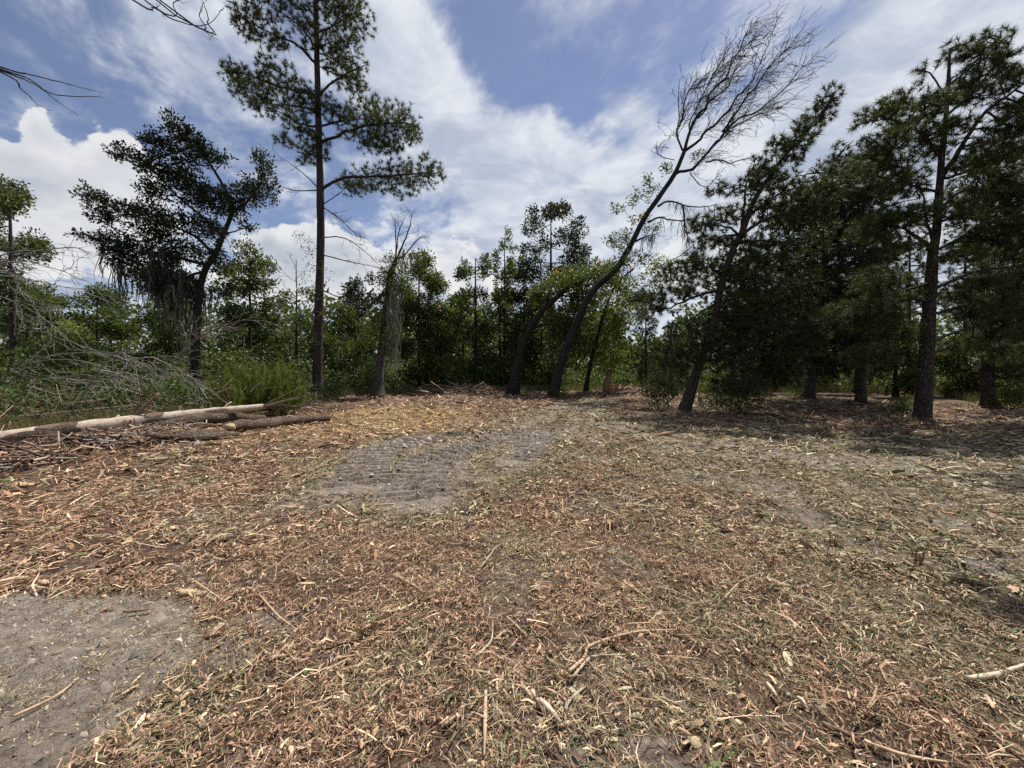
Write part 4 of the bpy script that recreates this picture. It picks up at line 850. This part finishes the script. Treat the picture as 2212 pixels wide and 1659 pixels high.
# far woods: one mass beyond the trees that can be told apart
n = 12500; a = rng.uniform(-1.15, 1.15, n); r = rng.uniform(36, 62, n); x, y = r * np.tan(a) * .75, r
top = 3.2 + 6.4 * fbm(x * .2, y * .2, 3, 91) + 2.4 * fbm(x * .8, y * .8, 2, 92)
top = np.where(np.abs(x / y - 0.34) < 0.07, top * 0.55, top)
z = top * rng.random(n) ** 0.75
v, f, cc = leaves(np.stack([x, y, z], -1), 5, 0.8, 0.56, 0.32, 0.4)
v[:, 2] = np.maximum(v[:, 2], 0.02)
o = obj('far_woods', mesh('far_woods', v, [f], 'oak', False, cc)); tag(o, 'mass of distant woods closing the view behind the clearing', 'woods', kind='stuff')
# grass and sprouts at the foot of the trees
def blades(x, y, L, wid, mat, name, label):
    n = len(x); p = np.stack([x, y, ground_z(x, y) - .01], -1)
    v, f, cc = needles(p, np.tile(np.array([0, 0, 1.0]), (n, 1)) + rng.normal(size=(n, 3)) * .15, 7, L, wid, (0.05, 0.75), 0.02)
    o = obj(name, mesh(name, v, [f], mat, False, cc)); tag(o, label, 'grass', kind='stuff')
x, y = scatter_edge(5200, 660, 2400, -1.2, 2.5); blades(x, y, 0.5, 0.022, 'grass', 'grass', 'dry green grass along the far edge of the clearing')
x, y = scatter_edge(2600, -100, 660, 0.0, 5); blades(x, y, 0.55, 0.014, 'grass', 'grass', 'tall thin grass among the weeds on the left')
# sparse green shreds and sprouts across the right of the clearing
x = rng.uniform(2, 13, 900); y = rng.uniform(5, 16, 900); ok = y < edge_d(x, y); blades(x[ok], y[ok], 0.09, 0.008, 'grass', 'sprouts', 'small green sprouts in the mulch on the right')

def shrub(name, label, x, y, d, rx, ry, kind, mat, n, k=7, L=.13, wid=.06, R=.15, stem='twig_dark', up=0.3, w=0.6, plumes=0):
    c = P(x, y, d); gz = hz(c[0], c[1]); sc = d / FPX * K
    root = thing(name, (c[0], c[1], gz), label, 'shrub'); o = np.array(root.location)
    pts = in_clump(np.array([c[0], c[1], c[2]]), np.array([rx * sc, rx * sc * .8, ry * sc]), n); pts = pts[pts[:, 2] > gz + .08]
    if plumes:
        P_ = []
        for _ in range(plumes):
            u = rng.normal(0, .42, 2); hh = ry * sc * 2.3 * rng.uniform(.5, 1.1) * (1 - .35 * min(1, u @ u)); b1 = np.array([c[0] + u[0] * rx * sc, c[1] + u[1] * rx * sc, gz]); tip = np.array([u[0] * .35 + rng.normal() * .08, u[1] * .3, 1]) * hh
            m_ = n // plumes; t_ = rng.uniform(.25, 1, (m_, 1)); P_.append(b1 + tip * t_ + rng.normal(size=(m_, 3)) * np.array([.10, .10, .05]) * (1.15 - t_))
        pts = np.vstack(P_)
    b0 = np.array([c[0], c[1], gz]) + rng.normal(size=(7, 3)) * np.array([rx * sc * .25, rx * sc * .25, 0]); b0[:, 2] = gz
    A, par, ends = attach(b0, pts, w, 0.5)
    d_ = unit(A[ends] - A[par[ends]]) + np.array([0, 0, up])
    if kind == 'pine': v, f, cc = needles(A[ends], d_, k, L, wid, (0.1, 0.9), .25)
    else: v, f, cc = leaves(A[ends], k, R, L, wid, .4, d_)
    cr = obj('foliage', mesh('foliage', v - o, [f], mat, False, cc), root)
    vv, qq = twig_mesh(A, par, len(b0), 0.004, .02); tag(obj('stems', mesh('stems', vv - o, [qq], stem), root), kind='stuff')
    return root
shrub('fennel_bush', 'bright feathery yellow green bush at the foot of the tall pine', 540, 815, 13.2, 80, 56, 'pine', 'fennel', 2300, 18, .16, .010, up=1.2, stem='fennel', plumes=70)
shrub('fennel_bush', 'small bright feathery bush on the right flank of the larger feathery one', 612, 830, 13.4, 34, 48, 'pine', 'fennel', 760, 18, .16, .010, up=1.2, stem='fennel', plumes=26)
shrub('leafy_bush', 'bright yellow green bush above the brush pile at the left', 150, 760, 14, 62, 40, 'leaf', 'fennel', 260, 7, .14, .05)
shrub('leafy_bush', 'grey green bush left of the dark leaning pine trunk', 1425, 838, 15.5, 44, 46, 'leaf', 'weed', 330, 7, .09, .04)
shrub('leafy_bush', 'dark low bush right of the dark leaning pine trunk', 1580, 862, 14.5, 74, 34, 'leaf', 'oak', 420, 7, .09, .04)
shrub('leafy_bush', 'low green sprouts at the foot of the far dense pine', 1735, 852, 20.5, 34, 12, 'leaf', 'leaf_mid', 120, 7, .1, .04)
shrub('leafy_bush', 'small green sprouts at the foot of the bare topped leaning oak', 1212, 852, 20.6, 16, 12, 'leaf', 'leaf_mid', 70, 7, .1, .04)
shrub('leafy_bush', 'small bush at the foot of the forked pine', 1955, 880, 13.5, 34, 26, 'leaf', 'oak', 150, 7, .08, .035)
shrub('leafy_bush', 'green bush at the foot of the slim pine near the right edge', 2190, 860, 15.5, 44, 34, 'leaf', 'leaf_mid', 200, 7, .1, .045)
shrub('leafy_bush', 'narrow light green bush left of the snag base', 800, 810, 23, 14, 30, 'leaf', 'leaf_light', 110, 7, .13, .06)
shrub('palmetto', 'palmetto fronds in the shade left of the snag', 765, 765, 24, 30, 44, 'pine', 'oak', 26, 22, .75, .035, up=.4)
shrub('leafy_bush', 'brownish bush at the right of the tall pine base', 715, 845, 19, 36, 26, 'leaf', 'weed', 160, 7, .1, .045)

# ------------------------------------------------------------------ fallen logs, brush and sticks
def gpt(x, y, up=0.0):
    g_ = G(x, y); return np.array([g_[0], g_[1], float(ground_z(np.array([g_[0]]), np.array([g_[1]]))[0]) + up])
def solid(name, pts, rad, k, mat, label, cat, rough=.12, n=None, group=None, extra=(), capmat=None):
    p = spline(np.asarray(pts), n or max(6, len(pts) * 4)); o = p[len(p) // 2].copy()
    R_ = np.interp(np.linspace(0, 1, len(p)), np.linspace(0, 1, len(rad)), rad)
    v, q, t_ = tube(p, R_, k, rough, True, int(abs(o[0] * 37 + o[1] * 91) * 10)); root = obj(name, mesh(name, v - o, [q, t_], mat, True), None, o)
    return tag(root, label, cat, group), p, o
a_, b_ = P(-230, 985, 6.5), P(575, 877, 10.6); 
mid = [a_ * (1 - t_) + b_ * t_ + np.array([0, 0, .05 * sin(pi * t_)]) for t_ in (0, .2, .4, .6, .8, 1)]
root, p, o = solid('fallen_log', mid, [.185, .165, .145, .125, .10, .06], 16, 'log_wood', 'long peeled pale log lying across the brush at the left edge', 'log', .16, 40)
for (i, d_, L_, r_) in ((20, (.35, .3, .55), .85, .045), (18, (.1, .3, .4), .22, .03), (26, (.0, .1, .5), .25, .025), (32, (.2, .2, .4), .3, .02), (30, (.3, -.5, -.3), .5, .018)):
    e = unit(np.array(d_)); q_ = np.array([p[i], p[i] + e * L_ * .55, p[i] + e * L_ + rng.normal(size=3) * .03]); v, q2, t2 = tube(spline(q_, 7), np.linspace(r_, r_ * .6, 7), 7, .2)
    obj('branch_stub', mesh('branch_stub', v - o, [q2, t2], 'stick_dark' if i == 20 else 'log_wood', True), root)
for k_ in range(16):                       # flakes of bark still clinging
    i = int(rng.integers(3, 36)); u_ = unit(p[i + 1] - p[i]); an = rng.uniform(-.3, pi + .3); sd2 = unit(np.cross(u_, (0, 0, 1.0))); up2 = np.cross(sd2, u_); R_ = np.interp(i / 39, np.linspace(0, 1, 6), [.185, .165, .145, .125, .10, .06])
    L_ = rng.uniform(.12, .5); wa = rng.uniform(.25, .6); vv = []
    for e in np.linspace(-.5, .5, 6):
        for g_ in np.linspace(-1, 1, 4):
            aa = an + g_ * wa * (1 - abs(e) ** 2 * 2.2) * rng.uniform(.8, 1.1); vv.append(p[i] + u_ * e * L_ + (sd2 * cos(aa) + up2 * sin(aa)) * (R_ * 1.10 + .006))
    qq = np.array([(a * 4 + b, a * 4 + b + 1, a * 4 + b + 5, a * 4 + b + 4) for a in range(5) for b in range(3)])
    obj('bark_flake', mesh('bark_flake', np.array(vv) - o, [qq], 'stick_dark' if k_ % 3 else 'bark_log', True), root)
for k_ in range(9):                        # splintered thin end
    e = unit(np.array([1, .35, rng.uniform(-.1, .25)]) + rng.normal(size=3) * .18); q_ = np.array([p[-2], p[-1] + e * rng.uniform(.3, 1.3)]); v, q2, t2 = tube(spline(q_, 5), np.linspace(.02, .005, 5), 5, .2)
    obj('broken_branch', mesh('broken_branch', v - o, [q2, t2], 'stick_dark', True), root)
w_ = [gpt(330, 955, .17), gpt(430, 948, .17), gpt(520, 938, .17), gpt(620, 922, .17), gpt(712, 912, .15)]
def log2(pts, rad, lab, mat='bark_log'):
    pts = spline(np.array(pts), 9); pts[1:-1] += rng.normal(size=(7, 3)) * np.array([.03, .03, .025])
    root, p, o = solid('fallen_log', pts, rad, 14, mat, lab, 'log', .22, 26)
    return root
log2([gpt(495, 950, .14), gpt(560, 938, .15), gpt(640, 922, .15), gpt(712, 913, .13)], [.10, .125, .12, .09], 'mossy brown log with orange broken end at the edge of the mulch')
log2([gpt(330, 955, .12), gpt(400, 946, .2), gpt(480, 935, .2), gpt(570, 915, .16)], [.10, .13, .12, .08], 'dark hollow rotting log behind the mossy brown log', 'bark_log')
0 and log2([gpt(335, 968, .06), gpt(380, 962, .10), gpt(450, 955, .12), gpt(505, 948, .12)], [.05, .09, .08, .05], 'reddish slab of bark leaning on the dark rotting log', 'chip_red')
log2([gpt(-60, 1000, .10), gpt(60, 990, .1), gpt(170, 975, .1), gpt(260, 965, .1)], [.08, .10, .10, .07], 'thin dark rotten log lying under the peeled pale log', 'bark_oak')

def stems_thing(name, label, cat, lines, mat, twigs=0, tl=.5, group=None, r=.02, wind=(0, 0, 0)):
    b = np.asarray(lines[0][0], float); root = thing(name, tuple(b), label, cat, group)
    for ln in lines:
        p = spline(np.asarray(ln), 14); p[1:-1] += rng.normal(size=(12, 3)) * r * .4
        v, q, t_ = tube(p, np.linspace(r, r * .25, 14), 5, .15); st = obj('stem', mesh('stem', v - b, [q, t_], mat, True), root)
        if twigs:
            a, c_ = bare_twigs(p[2:], int(twigs * .8), tl * 1.25, wind, 1, .55, 1); vv, qq = segs(a, c_, max(.006, r * .3), .003)
            tag(obj('twigs', mesh('twigs', vv - b, [qq], mat), st), kind='stuff')
    return root
Z2 = lambda a, b_, d: P(.3333 * a, 648 + .3333 * b_, d)
stems_thing('dead_sapling', 'pale bent dead sapling rising left out of the brush behind the log', 'dead branch', [[Z2(*q, 9.6) for q in ((420, 800), (500, 680), (600, 520), (650, 440), (740, 350), (850, 330), (960, 350))], [Z2(*q, 9.7) for q in ((640, 455), (740, 470), (860, 480), (960, 520))]], 'twig_grey', 15, .9, r=.026, wind=(.35, 0, -.25))
stems_thing('dead_sapling', 'pale dead branch leaning up right toward the feathery bush', 'dead branch', [[Z2(*q, 11) for q in ((930, 640), (1000, 530), (1150, 370), (1260, 260), (1400, 190), (1560, 130), (1680, 140))], [Z2(*q, 11.1) for q in ((1180, 340), (1220, 240), (1300, 180))]], 'twig_grey', 24, .9, r=.030, wind=(.3, 0, .05))
stems_thing('dead_sapling', 'low arching dead stem drooping right in the middle of the brush', 'dead branch', [[Z2(*q, 10.3) for q in ((700, 600), (800, 440), (950, 370), (1100, 420), (1200, 480), (1290, 540))]], 'twig_grey', 30, .9, r=.02, wind=(.35, 0, -.3))
stems_thing('dead_sapling', 'tangled arching dead stems along the left edge above the weeds', 'dead branch', [[Z2(*q, 10.6) for q in ((-60, 620), (60, 470), (300, 390), (560, 400), (760, 480))], [Z2(*q, 10.9) for q in ((-40, 560), (150, 420), (420, 350), (700, 350), (900, 420))], [Z2(*q, 10.2) for q in ((60, 700), (160, 560), (340, 500), (520, 520))]], 'twig_grey', 24, .9, r=.014, wind=(.3, 0, -.2))
stems_thing('dead_sapling', 'thin reddish dead stems standing behind the middle of the log', 'dead branch', [[Z2(*q, 9.8) for q in ((860, 760), (900, 690), (960, 590), (1000, 510))], [Z2(*q, 9.9) for q in ((930, 700), (880, 620), (840, 550))], [Z2(*q, 10) for q in ((1280, 720), (1290, 680), (1300, 640))]], 'stick_dark', 6, .35, r=.014)
Z1 = lambda a, b_, d: P(.3333 * a, 288 + .3333 * b_, d)
stems_thing('fallen_tree_top', 'tangle of bare grey branches drooping into view at the left edge', 'dead tree', [[np.array([*P(-420, 950, 11)[:2], 0.0])] + [Z1(*q, 11) for q in ((-500, 1200), (-200, 900), (0, 750), (120, 705), (300, 665))]] +
            [[Z1(*q, 10.6 + .15 * i) for q in ln] for i, ln in enumerate((((-300, 1000), (-40, 860), (150, 830), (330, 870), (570, 960)), ((-200, 900), (60, 830), (110, 960), (110, 1100), (100, 1190)), ((-200, 900), (60, 900), (120, 1010), (230, 1120), (265, 1290)), ((-300, 1000), (60, 1080), (350, 1250), (450, 1350), (600, 1395)), ((-250, 950), (40, 780), (260, 760), (480, 740), (600, 790)), ((-300, 1000), (0, 920), (250, 960), (460, 1000), (700, 1010))))], 'twig_grey', 16, 1.1, r=.024, wind=(.35, 0, -.15))
# slash: torn twigs and bark beside the logs
def slash(name, label, n, fx, L, r, mat, zmax=.25, vz=.28):
    x, y = fx(n); zmax = zmax * .8; z = ground_z(x, y) + rng.random(n) * zmax * rng.random(n) + .02
    d_ = unit(rng.normal(size=(n, 3)) * np.array([1, .8, vz])); l = L * rng.lognormal(0, .5, n)[:, None]; c_ = np.stack([x, y, z], -1)
    p0, p1 = c_ - d_ * l / 2, c_ + d_ * l / 2; p0[:, 2] = np.maximum(p0[:, 2], ground_z(p0[:, 0], p0[:, 1])); p1[:, 2] = np.maximum(p1[:, 2], ground_z(p1[:, 0], p1[:, 1]))
    rr = r * rng.lognormal(0, .5, n); v, q = segs(p0, p1, rr, rr * .6, 4)
    pal = np.array([(.10, .065, .048), (.22, .14, .095), (.36, .245, .165), (.50, .37, .25), (.28, .25, .21), (.16, .10, .07)]); cc = pal[rng.integers(0, 6, n)] * rng.uniform(.8, 1.2, (n, 1))
    o = obj(name, mesh(name, v, [q], 'mulch', False, cc.repeat(8, 0))); tag(o, label, 'debris', kind='stuff')
def strip(x0, y0, x1, y1, wid):
    a, b_ = G(x0, y0), G(x1, y1); u = unit(b_ - a); nrm = np.array([-u[1], u[0]])
    def f_(n):
        t_ = rng.random(n)[:, None]; c_ = a + (b_ - a) * t_ + nrm * rng.normal(0, wid, (n, 1)); return c_[:, 0], c_[:, 1]
    return f_
slash('slash_debris', 'torn twigs and bark splinters heaped under the peeled log', 2300, strip(-100, 985, 420, 955, .35), .28, .010, 'x', .35)
def behind_log(n): return scatter_edge(n, -120, 660, 0.2, 5.5, 1.2)
slash('brushwood', 'grey and brown dead twigs standing among the weeds behind the log', 2000, behind_log, .65, .005, 'x', 1.7, .9)
slash('slash_debris', 'dark heap of twigs in the lower left at the end of the log', 420, strip(-60, 1010, 130, 1000, .3), .35, .012, 'x', .35)
slash('slash_debris', 'torn branches heaped where the two logs end near the feathery bush', 900, strip(540, 900, 690, 880, .7), .45, .012, 'x', .4)
slash('slash_debris', 'low heap of broken branches at the far edge right of the snag', 420, strip(900, 850, 1060, 848, .8), .8, .02, 'x', .7)
slash('slash_debris', 'scattered broken branches at the far end of the lane', 260, strip(1300, 850, 1420, 848, .8), .7, .02, 'x', .5)
def round_bases(n):
    B = np.array([P(x_, y_, d_)[:2] for x_, y_, d_ in ((688, 864, 20.6), (816, 858, 22), (1106, 854, 24), (1192, 862, 21), (1264, 848, 25), (1474, 896, 13.8), (1744, 860, 20), (1860, 866, 17.5), (1992, 918, 11.8), (2135, 884, 16.2))])
    i = rng.integers(0, len(B), n); a = rng.uniform(0, 2 * pi, n); r = .2 + rng.exponential(.28, n); return B[i, 0] + r * np.cos(a), B[i, 1] + r * np.sin(a)
slash('litter', 'bark and needle litter heaped round the feet of the trees', 1500, round_bases, .22, .009, 'x', .22)
x, y = round_bases(420); blades(x, y, 0.28, 0.012, 'grass', 'grass', 'short grass tufts round the feet of the trees')
# reddish broken stump and root plate
cpt = G(1310, 850)
root = thing('broken_stump', (cpt[0], cpt[1], hz(*cpt)), 'reddish splintered stump with torn roots at the far end of the lane', 'stump')
v, q, t_ = tube(spline([(0, 0, -.1), (.02, 0, .5), (.1, 0, 1.1), (.14, .05, 1.5)], 10), np.linspace(.26, .07, 10), 9, .5, True, 3); obj('trunk', mesh('trunk', v, [q, t_], 'chip_red', True), root)
for k_ in range(7):
    an = k_ * .9; e = np.array([cos(an) * .9 + 1.2, sin(an) * .5, .2 + .5 * rng.random()]); v, q, t_ = tube(spline([(.9, 0, .1), (1.0 + cos(an) * .4, sin(an) * .2, .35), e], 7), np.linspace(.09, .02, 7), 6, .3); obj('root', mesh('root', v, [q, t_], 'chip_red', True), root)
# thin post
cpt = G(932, 847); hzp = hz(*cpt)
root = thing('marker_post', (cpt[0], cpt[1], hzp), 'thin dark post with pale top in front of the far undergrowth', 'post')
v, q, t_ = tube([(0, 0, -.1), (-.03, 0, .8), (-.08, 0, 1.75)], [.055, .05, .045], 8, .1); obj('shaft', mesh('shaft', v, [q, t_], 'post', True), root)
v, q, t_ = tube([(-.08, 0, 1.752), (-.085, 0, 1.85), (-.09, 0, 1.9)], [.05, .048, .02], 8, .1); obj('cap', mesh('cap', v, [q, t_], 'stick_pale', True), root)

# ---- sticks one can pick out of the mulch
ST = [([(1049, 1518), (1048, 1590), (1046, 1662)], .0095, 'stick', 'straight brown stick pointing away at the bottom centre'), ([(1166, 1535), (1188, 1558), (1211, 1586)], .013, 'stick_pale', 'thick short greenish white stick slanting beside a pale wood block'),
      ([(1229, 1470), (1262, 1432), (1277, 1405), (1369, 1380), (1462, 1364)], .009, 'stick', 'long splintered branch bent like an elbow, right of bottom centre'), ([(1237, 1478), (1268, 1440), (1290, 1428), (1352, 1424)], .007, 'stick_pale', 'paler split strand lying beside the long elbow shaped branch'),
      ([(1222, 1560), (1226, 1540), (1250, 1512), (1268, 1492)], .008, 'stick_pale', 'pale fork shaped twig below the elbow shaped branch'), ([(1178, 1505), (1205, 1522), (1228, 1540)], .007, 'stick', 'brown twig meeting the pale fork shaped twig from the left'),
      ([(1334, 1101), (1372, 1098), (1399, 1085), (1451, 1073)], .010, 'stick', 'curved tan stick on the brown mulch right of the tread prints'), ([(1038, 1237), (1060, 1205), (1077, 1184), (1116, 1167)], .007, 'stick_pale', 'thin grey stick bent in the middle near the picture centre'),
      ([(924, 1428), (960, 1438), (999, 1444)], .007, 'stick_dark', 'dark brown twig lying level left of bottom centre'), ([(1025, 1434), (1045, 1415), (1062, 1392), (1064, 1360)], .007, 'stick_pale', 'pale crooked stick just left of the hole in the mulch'), ([(1094, 1354), (1118, 1372), (1138, 1392)], .008, 'stick', 'tan stick slanting down right near the dark hole'),
      ([(798, 1518), (826, 1494), (856, 1474)], .008, 'stick', 'tan stick with a wide pale end left of the bottom centre'), ([(1347, 1258), (1380, 1285), (1412, 1306)], .010, 'stick', 'thick tan stick slanting right of the picture centre'), ([(1138, 1002), (1160, 998), (1187, 993)], .014, 'stick', 'stout tan stick at the near right end of the tread prints'),
      ([(794, 1330), (812, 1310), (818, 1284)], .008, 'stick_pale', 'pale curved twig left of the picture centre'), ([(268, 1325), (296, 1323), (324, 1321)], .010, 'stick_dark', 'short dark stick lying on the bare sand'), ([(150, 1095), (178, 1077), (196, 1070)], .012, 'stick_pale', 'pale stick in the mulch at the left below the logs'), ([(418, 1036), (470, 1032), (514, 1030)], .011, 'stick_pale', 'straight pale splinter lying level below the mossy log'),
      ([(2088, 1470), (2140, 1464), (2190, 1453), (2230, 1440)], .012, 'stick_pale', 'white barkless stick entering from the right edge'), ([(1777, 1576), (1820, 1590), (1862, 1612)], .009, 'stick_dark', 'dark rough stick at the lower right'), ([(1882, 1618), (1960, 1640), (2050, 1656)], .008, 'stick', 'long tan stick along the bottom edge at the lower right'), ([(1724, 1518), (1733, 1528), (1744, 1542)], .009, 'stick_pale', 'short pale splinter at the lower right beside a twin splinter'), ([(1657, 1486), (1668, 1502), (1678, 1516)], .010, 'stick_pale', 'wider pale splinter left of its twin at the lower right'),
      ([(2131, 1506), (2140, 1525), (2146, 1542)], .010, 'stick', 'brown stub of stick below the white barkless stick'), ([(1894, 1487), (1886, 1520), (1864, 1550)], .006, 'stick', 'thin curved tan twig in the right foreground'), ([(1849, 1496), (1846, 1520), (1841, 1541)], .006, 'stick', 'short upright looking tan twig left of the thin curved one'), ([(2074, 1029), (2140, 1032), (2240, 1033)], .016, 'stick_pale', 'white stick in the shade at the right edge of the clearing'), ([(2030, 1020), (2060, 1015), (2090, 1014)], .014, 'stick_pale', 'short white stick left of the long white one near the right edge'),
      ([(560, 1290), (600, 1340), (640, 1375)], .006, 'stick', 'thin tan twig crossing the right border of the sand patch'), ([(30, 1560), (120, 1510), (170, 1470)], .006, 'stick', 'thin straw coloured twig on the sand at the lower left'), ([(100, 1300), (130, 1280), (150, 1265)], .006, 'stick', 'thin twig leaning over the far border of the sand patch'), ([(780, 1100), (840, 1098), (880, 1080)], .008, 'stick', 'tan stick lying in front of the tread prints'), ([(960, 1590), (985, 1565), (1005, 1540)], .007, 'stick', 'thin brown stick left of the straight bottom stick'), ([(1560, 1300), (1600, 1265), (1640, 1250)], .006, 'stick', 'thin tan twig slanting up right in the mid right mulch')]
for px, r_, mt, lab in ST:
    pts = [gpt(x, y, r_ * .9 + rng.uniform(0.012, .026)) for x, y in px]
    solid('stick', pts, [r_, r_ * 1.05, r_ * .8, r_ * .5], 7, mt, lab, 'stick', .25, group='sticks lying in the mulch')
# chunks of wood
def chip_mesh(name, L, wd, th, mat, seed, n=7):
    r2 = np.random.default_rng(seed); xs = np.linspace(-.5, .5, n); v = []
    for i, q in enumerate(xs):
        e = 1 - abs(2 * q) ** 3 * .75; a = wd * .5 * e * r2.uniform(.75, 1.1); b_ = th * .5 * (0.35 + .65 * e) * r2.uniform(.8, 1.2); bow = th * .8 * (0.25 - q * q)
        for sx_, sz_ in ((-1, -.6), (1, -.5), (.85, .6), (-.1, 1.0), (-.9, .5)): v.append((q * L + r2.normal() * L * .012 * (3 if i in (0, n - 1) else 1), sx_ * a, sz_ * b_ + bow))
    k = 5; i, j = np.meshgrid(np.arange(n - 1), np.arange(k), indexing='ij'); q = np.stack([i * k + j, i * k + (j + 1) % k, (i + 1) * k + (j + 1) % k, (i + 1) * k + j], -1).reshape(-1, 4)
    v = np.array(v); v = np.vstack([v, v[:k].mean(0), v[-k:].mean(0)]); jj = np.arange(k)
    t_ = np.vstack([np.stack([np.full(k, n * k), (jj + 1) % k, jj], -1), np.stack([np.full(k, n * k + 1), (n - 1) * k + jj, (n - 1) * k + (jj + 1) % k], -1)])
    return mesh(name, v, [q, t_], mat)
CH = [((413, 1279), .17, .06, .030, 'chip_yellow', 0.15, 'yellow brown split chunk at the far border of the sand patch'), ((464, 1274), .05, .015, .008, 'chip_yellow', 1.0, 'small bright yellow splinter beside the yellow brown chunk'), ((364, 1585), .10, .035, .035, 'chip_red', .7, 'short dark brown broken stick end at the bottom left'), ((466, 1378), .12, .03, .025, 'chip_red', .3, 'flaky bark piece at the right border of the sand'),
      ((1227, 1579), .042, .032, .022, 'chip_yellow', 1.4, 'pale square wood block beside the thick short stick'), ((1070, 1467), .045, .025, .012, 'chip_red', -.2, 'red bark chip near the bottom centre'), ((1087, 1376), .05, .022, .015, 'chip_yellow', .3, 'pale wood chunk beside the dark hole in the centre'), ((94, 1262), .11, .05, .03, 'chip_tan', -.3, 'tan chunk at the left above the sand patch'), ((14, 1230), .14, .03, .02, 'chip_yellow', .1, 'pale flat splinter at the very left edge'),
      ((525, 1065), .16, .04, .015, 'chip_yellow', .2, 'pale flat chip on the mulch left of the tread prints'), ((1502, 1614), .06, .05, .012, 'chip_yellow', .9, 'pale wedge shaped chip at the bottom right of centre'), ((805, 1530), .06, .022, .010, 'chip_yellow', .8, 'pale chip at the wide end of the tan stick'), ((1377, 1551), .05, .03, .012, 'chip_yellow', -.4, 'yellowish torn chip right of the pale wood block'), ((2115, 1390), .05, .03, .01, 'chip_yellow', .2, 'pale torn chip near the right edge above the white stick'), ((1270, 945), .35, .12, .04, 'chip_red', .0, 'dark clod at the edge of the lane'), ((1435, 940), .5, .14, .06, 'chip_red', -.1, 'dark bark slab in the shade before the leaning pine')]
for q, ((x, y), L_, wd, th, mt, rz, lab) in enumerate(CH):
    p_ = gpt(x, y, th * .45); o = obj('wood_chunk', chip_mesh('wood_chunk', L_, wd, th, mt, q), None, p_, (rng.normal() * .1, rng.normal() * .1, rz)); tag(o, lab, 'wood chunk', 'wood chunks on the ground')
cm = [chip_mesh('wood_chip', L_, wd, th, mt, 50 + i) for i, (L_, wd, th, mt) in enumerate(((.075, .020, .008, 'chip_tan'), (.06, .020, .005, 'chip_yellow'), (.09, .016, .008, 'chip_red'), (.05, .022, .006, 'chip_tan'), (.10, .015, .005, 'chip_yellow'), (.08, .024, .006, 'chip_tan')))]
for q in range(230):
    r_ = 1.7 + 7 * rng.random() ** 1.6; a = rng.uniform(-.85, .85); x, y = r_ * sin(a), r_ * cos(a)
    p_ = np.array([x, y, float(ground_z(np.array([x]), np.array([y]))[0]) + rng.uniform(.008, .026)])
    o = obj('wood_chip', cm[q % 6], None, p_, (rng.normal() * .3, rng.normal() * .2, rng.uniform(0, pi))); s_ = rng.uniform(.55, 1.15) * (1 + .10 * max(0, r_ - 3)); o.scale = (s_, s_, s_)
    look = ('tan', 'pale', 'reddish', 'short tan', 'long pale', 'broad tan')[q % 6]; side = 'left' if a < -.28 else 'right' if a > .28 else 'middle'; far = 'nearest foreground' if r_ < 3 else 'middle ground' if r_ < 5.5 else 'mid clearing'
    tag(o, 'loose %s wood chip in the %s, %s' % (look, far, side if side == 'middle' else side + ' side'), 'wood chip', 'loose %s chips, %s %s' % (look, far, side))
# cut stems standing in the mulch
for (x, y), h_, n_, lab in (((1800, 1185), .16, 3, 'short reddish cut stem standing in the mulch, farthest of the right group'), ((1851, 1238), .15, 6, 'forked clump of cut stems standing in the right mulch'), ((1987, 1215), .16, 7, 'fan of frayed cut stems nearer the right edge'), ((1660, 1235), .12, 4, 'pale frayed cut stem left of the forked clump'), ((1195, 955), .35, 2, 'thin dark stem standing between the tread prints'), ((2300 - 260, 1600), .10, 3, 'small frayed stem at the lower right')):
    b_ = gpt(x, y); root = thing('cut_stem', tuple(b_), lab, 'cut stem', 'cut stems standing in the mulch')
    for k_ in range(n_):
        e = np.array([rng.normal() * .25, rng.normal() * .25, 1]) * h_ * rng.uniform(.6, 1.1); s0 = np.array([rng.normal() * .012, rng.normal() * .012, -.02]); v, q, t_ = tube(spline([s0, s0 + e * .5, s0 + e + rng.normal(size=3) * .01], 6), np.linspace(.007, .0035, 6), 5, .2)
        obj('stem', mesh('stem', v, [q, t_], 'stick_dark' if k_ % 2 else 'chip_red', True), root)
# torn bark slab and orange wood at the broken ends of the near logs
p_ = gpt(420, 962, .13); o = obj('bark_piece', chip_mesh('bark_piece', 1.5, .30, .05, 'bark_log', 400, 11), None, p_, (.5, .05, .55)); tag(o, 'torn slab of bark leaning on the dark rotting log', 'bark')
p_ = gpt(497, 951, .15); o = obj('wood_chunk', chip_mesh('wood_chunk', .22, .2, .16, 'chip_yellow', 401, 7), None, p_, (.3, .3, .9)); tag(o, 'orange splintered block at the broken near end of the mossy log', 'wood chunk', 'wood chunks on the ground')
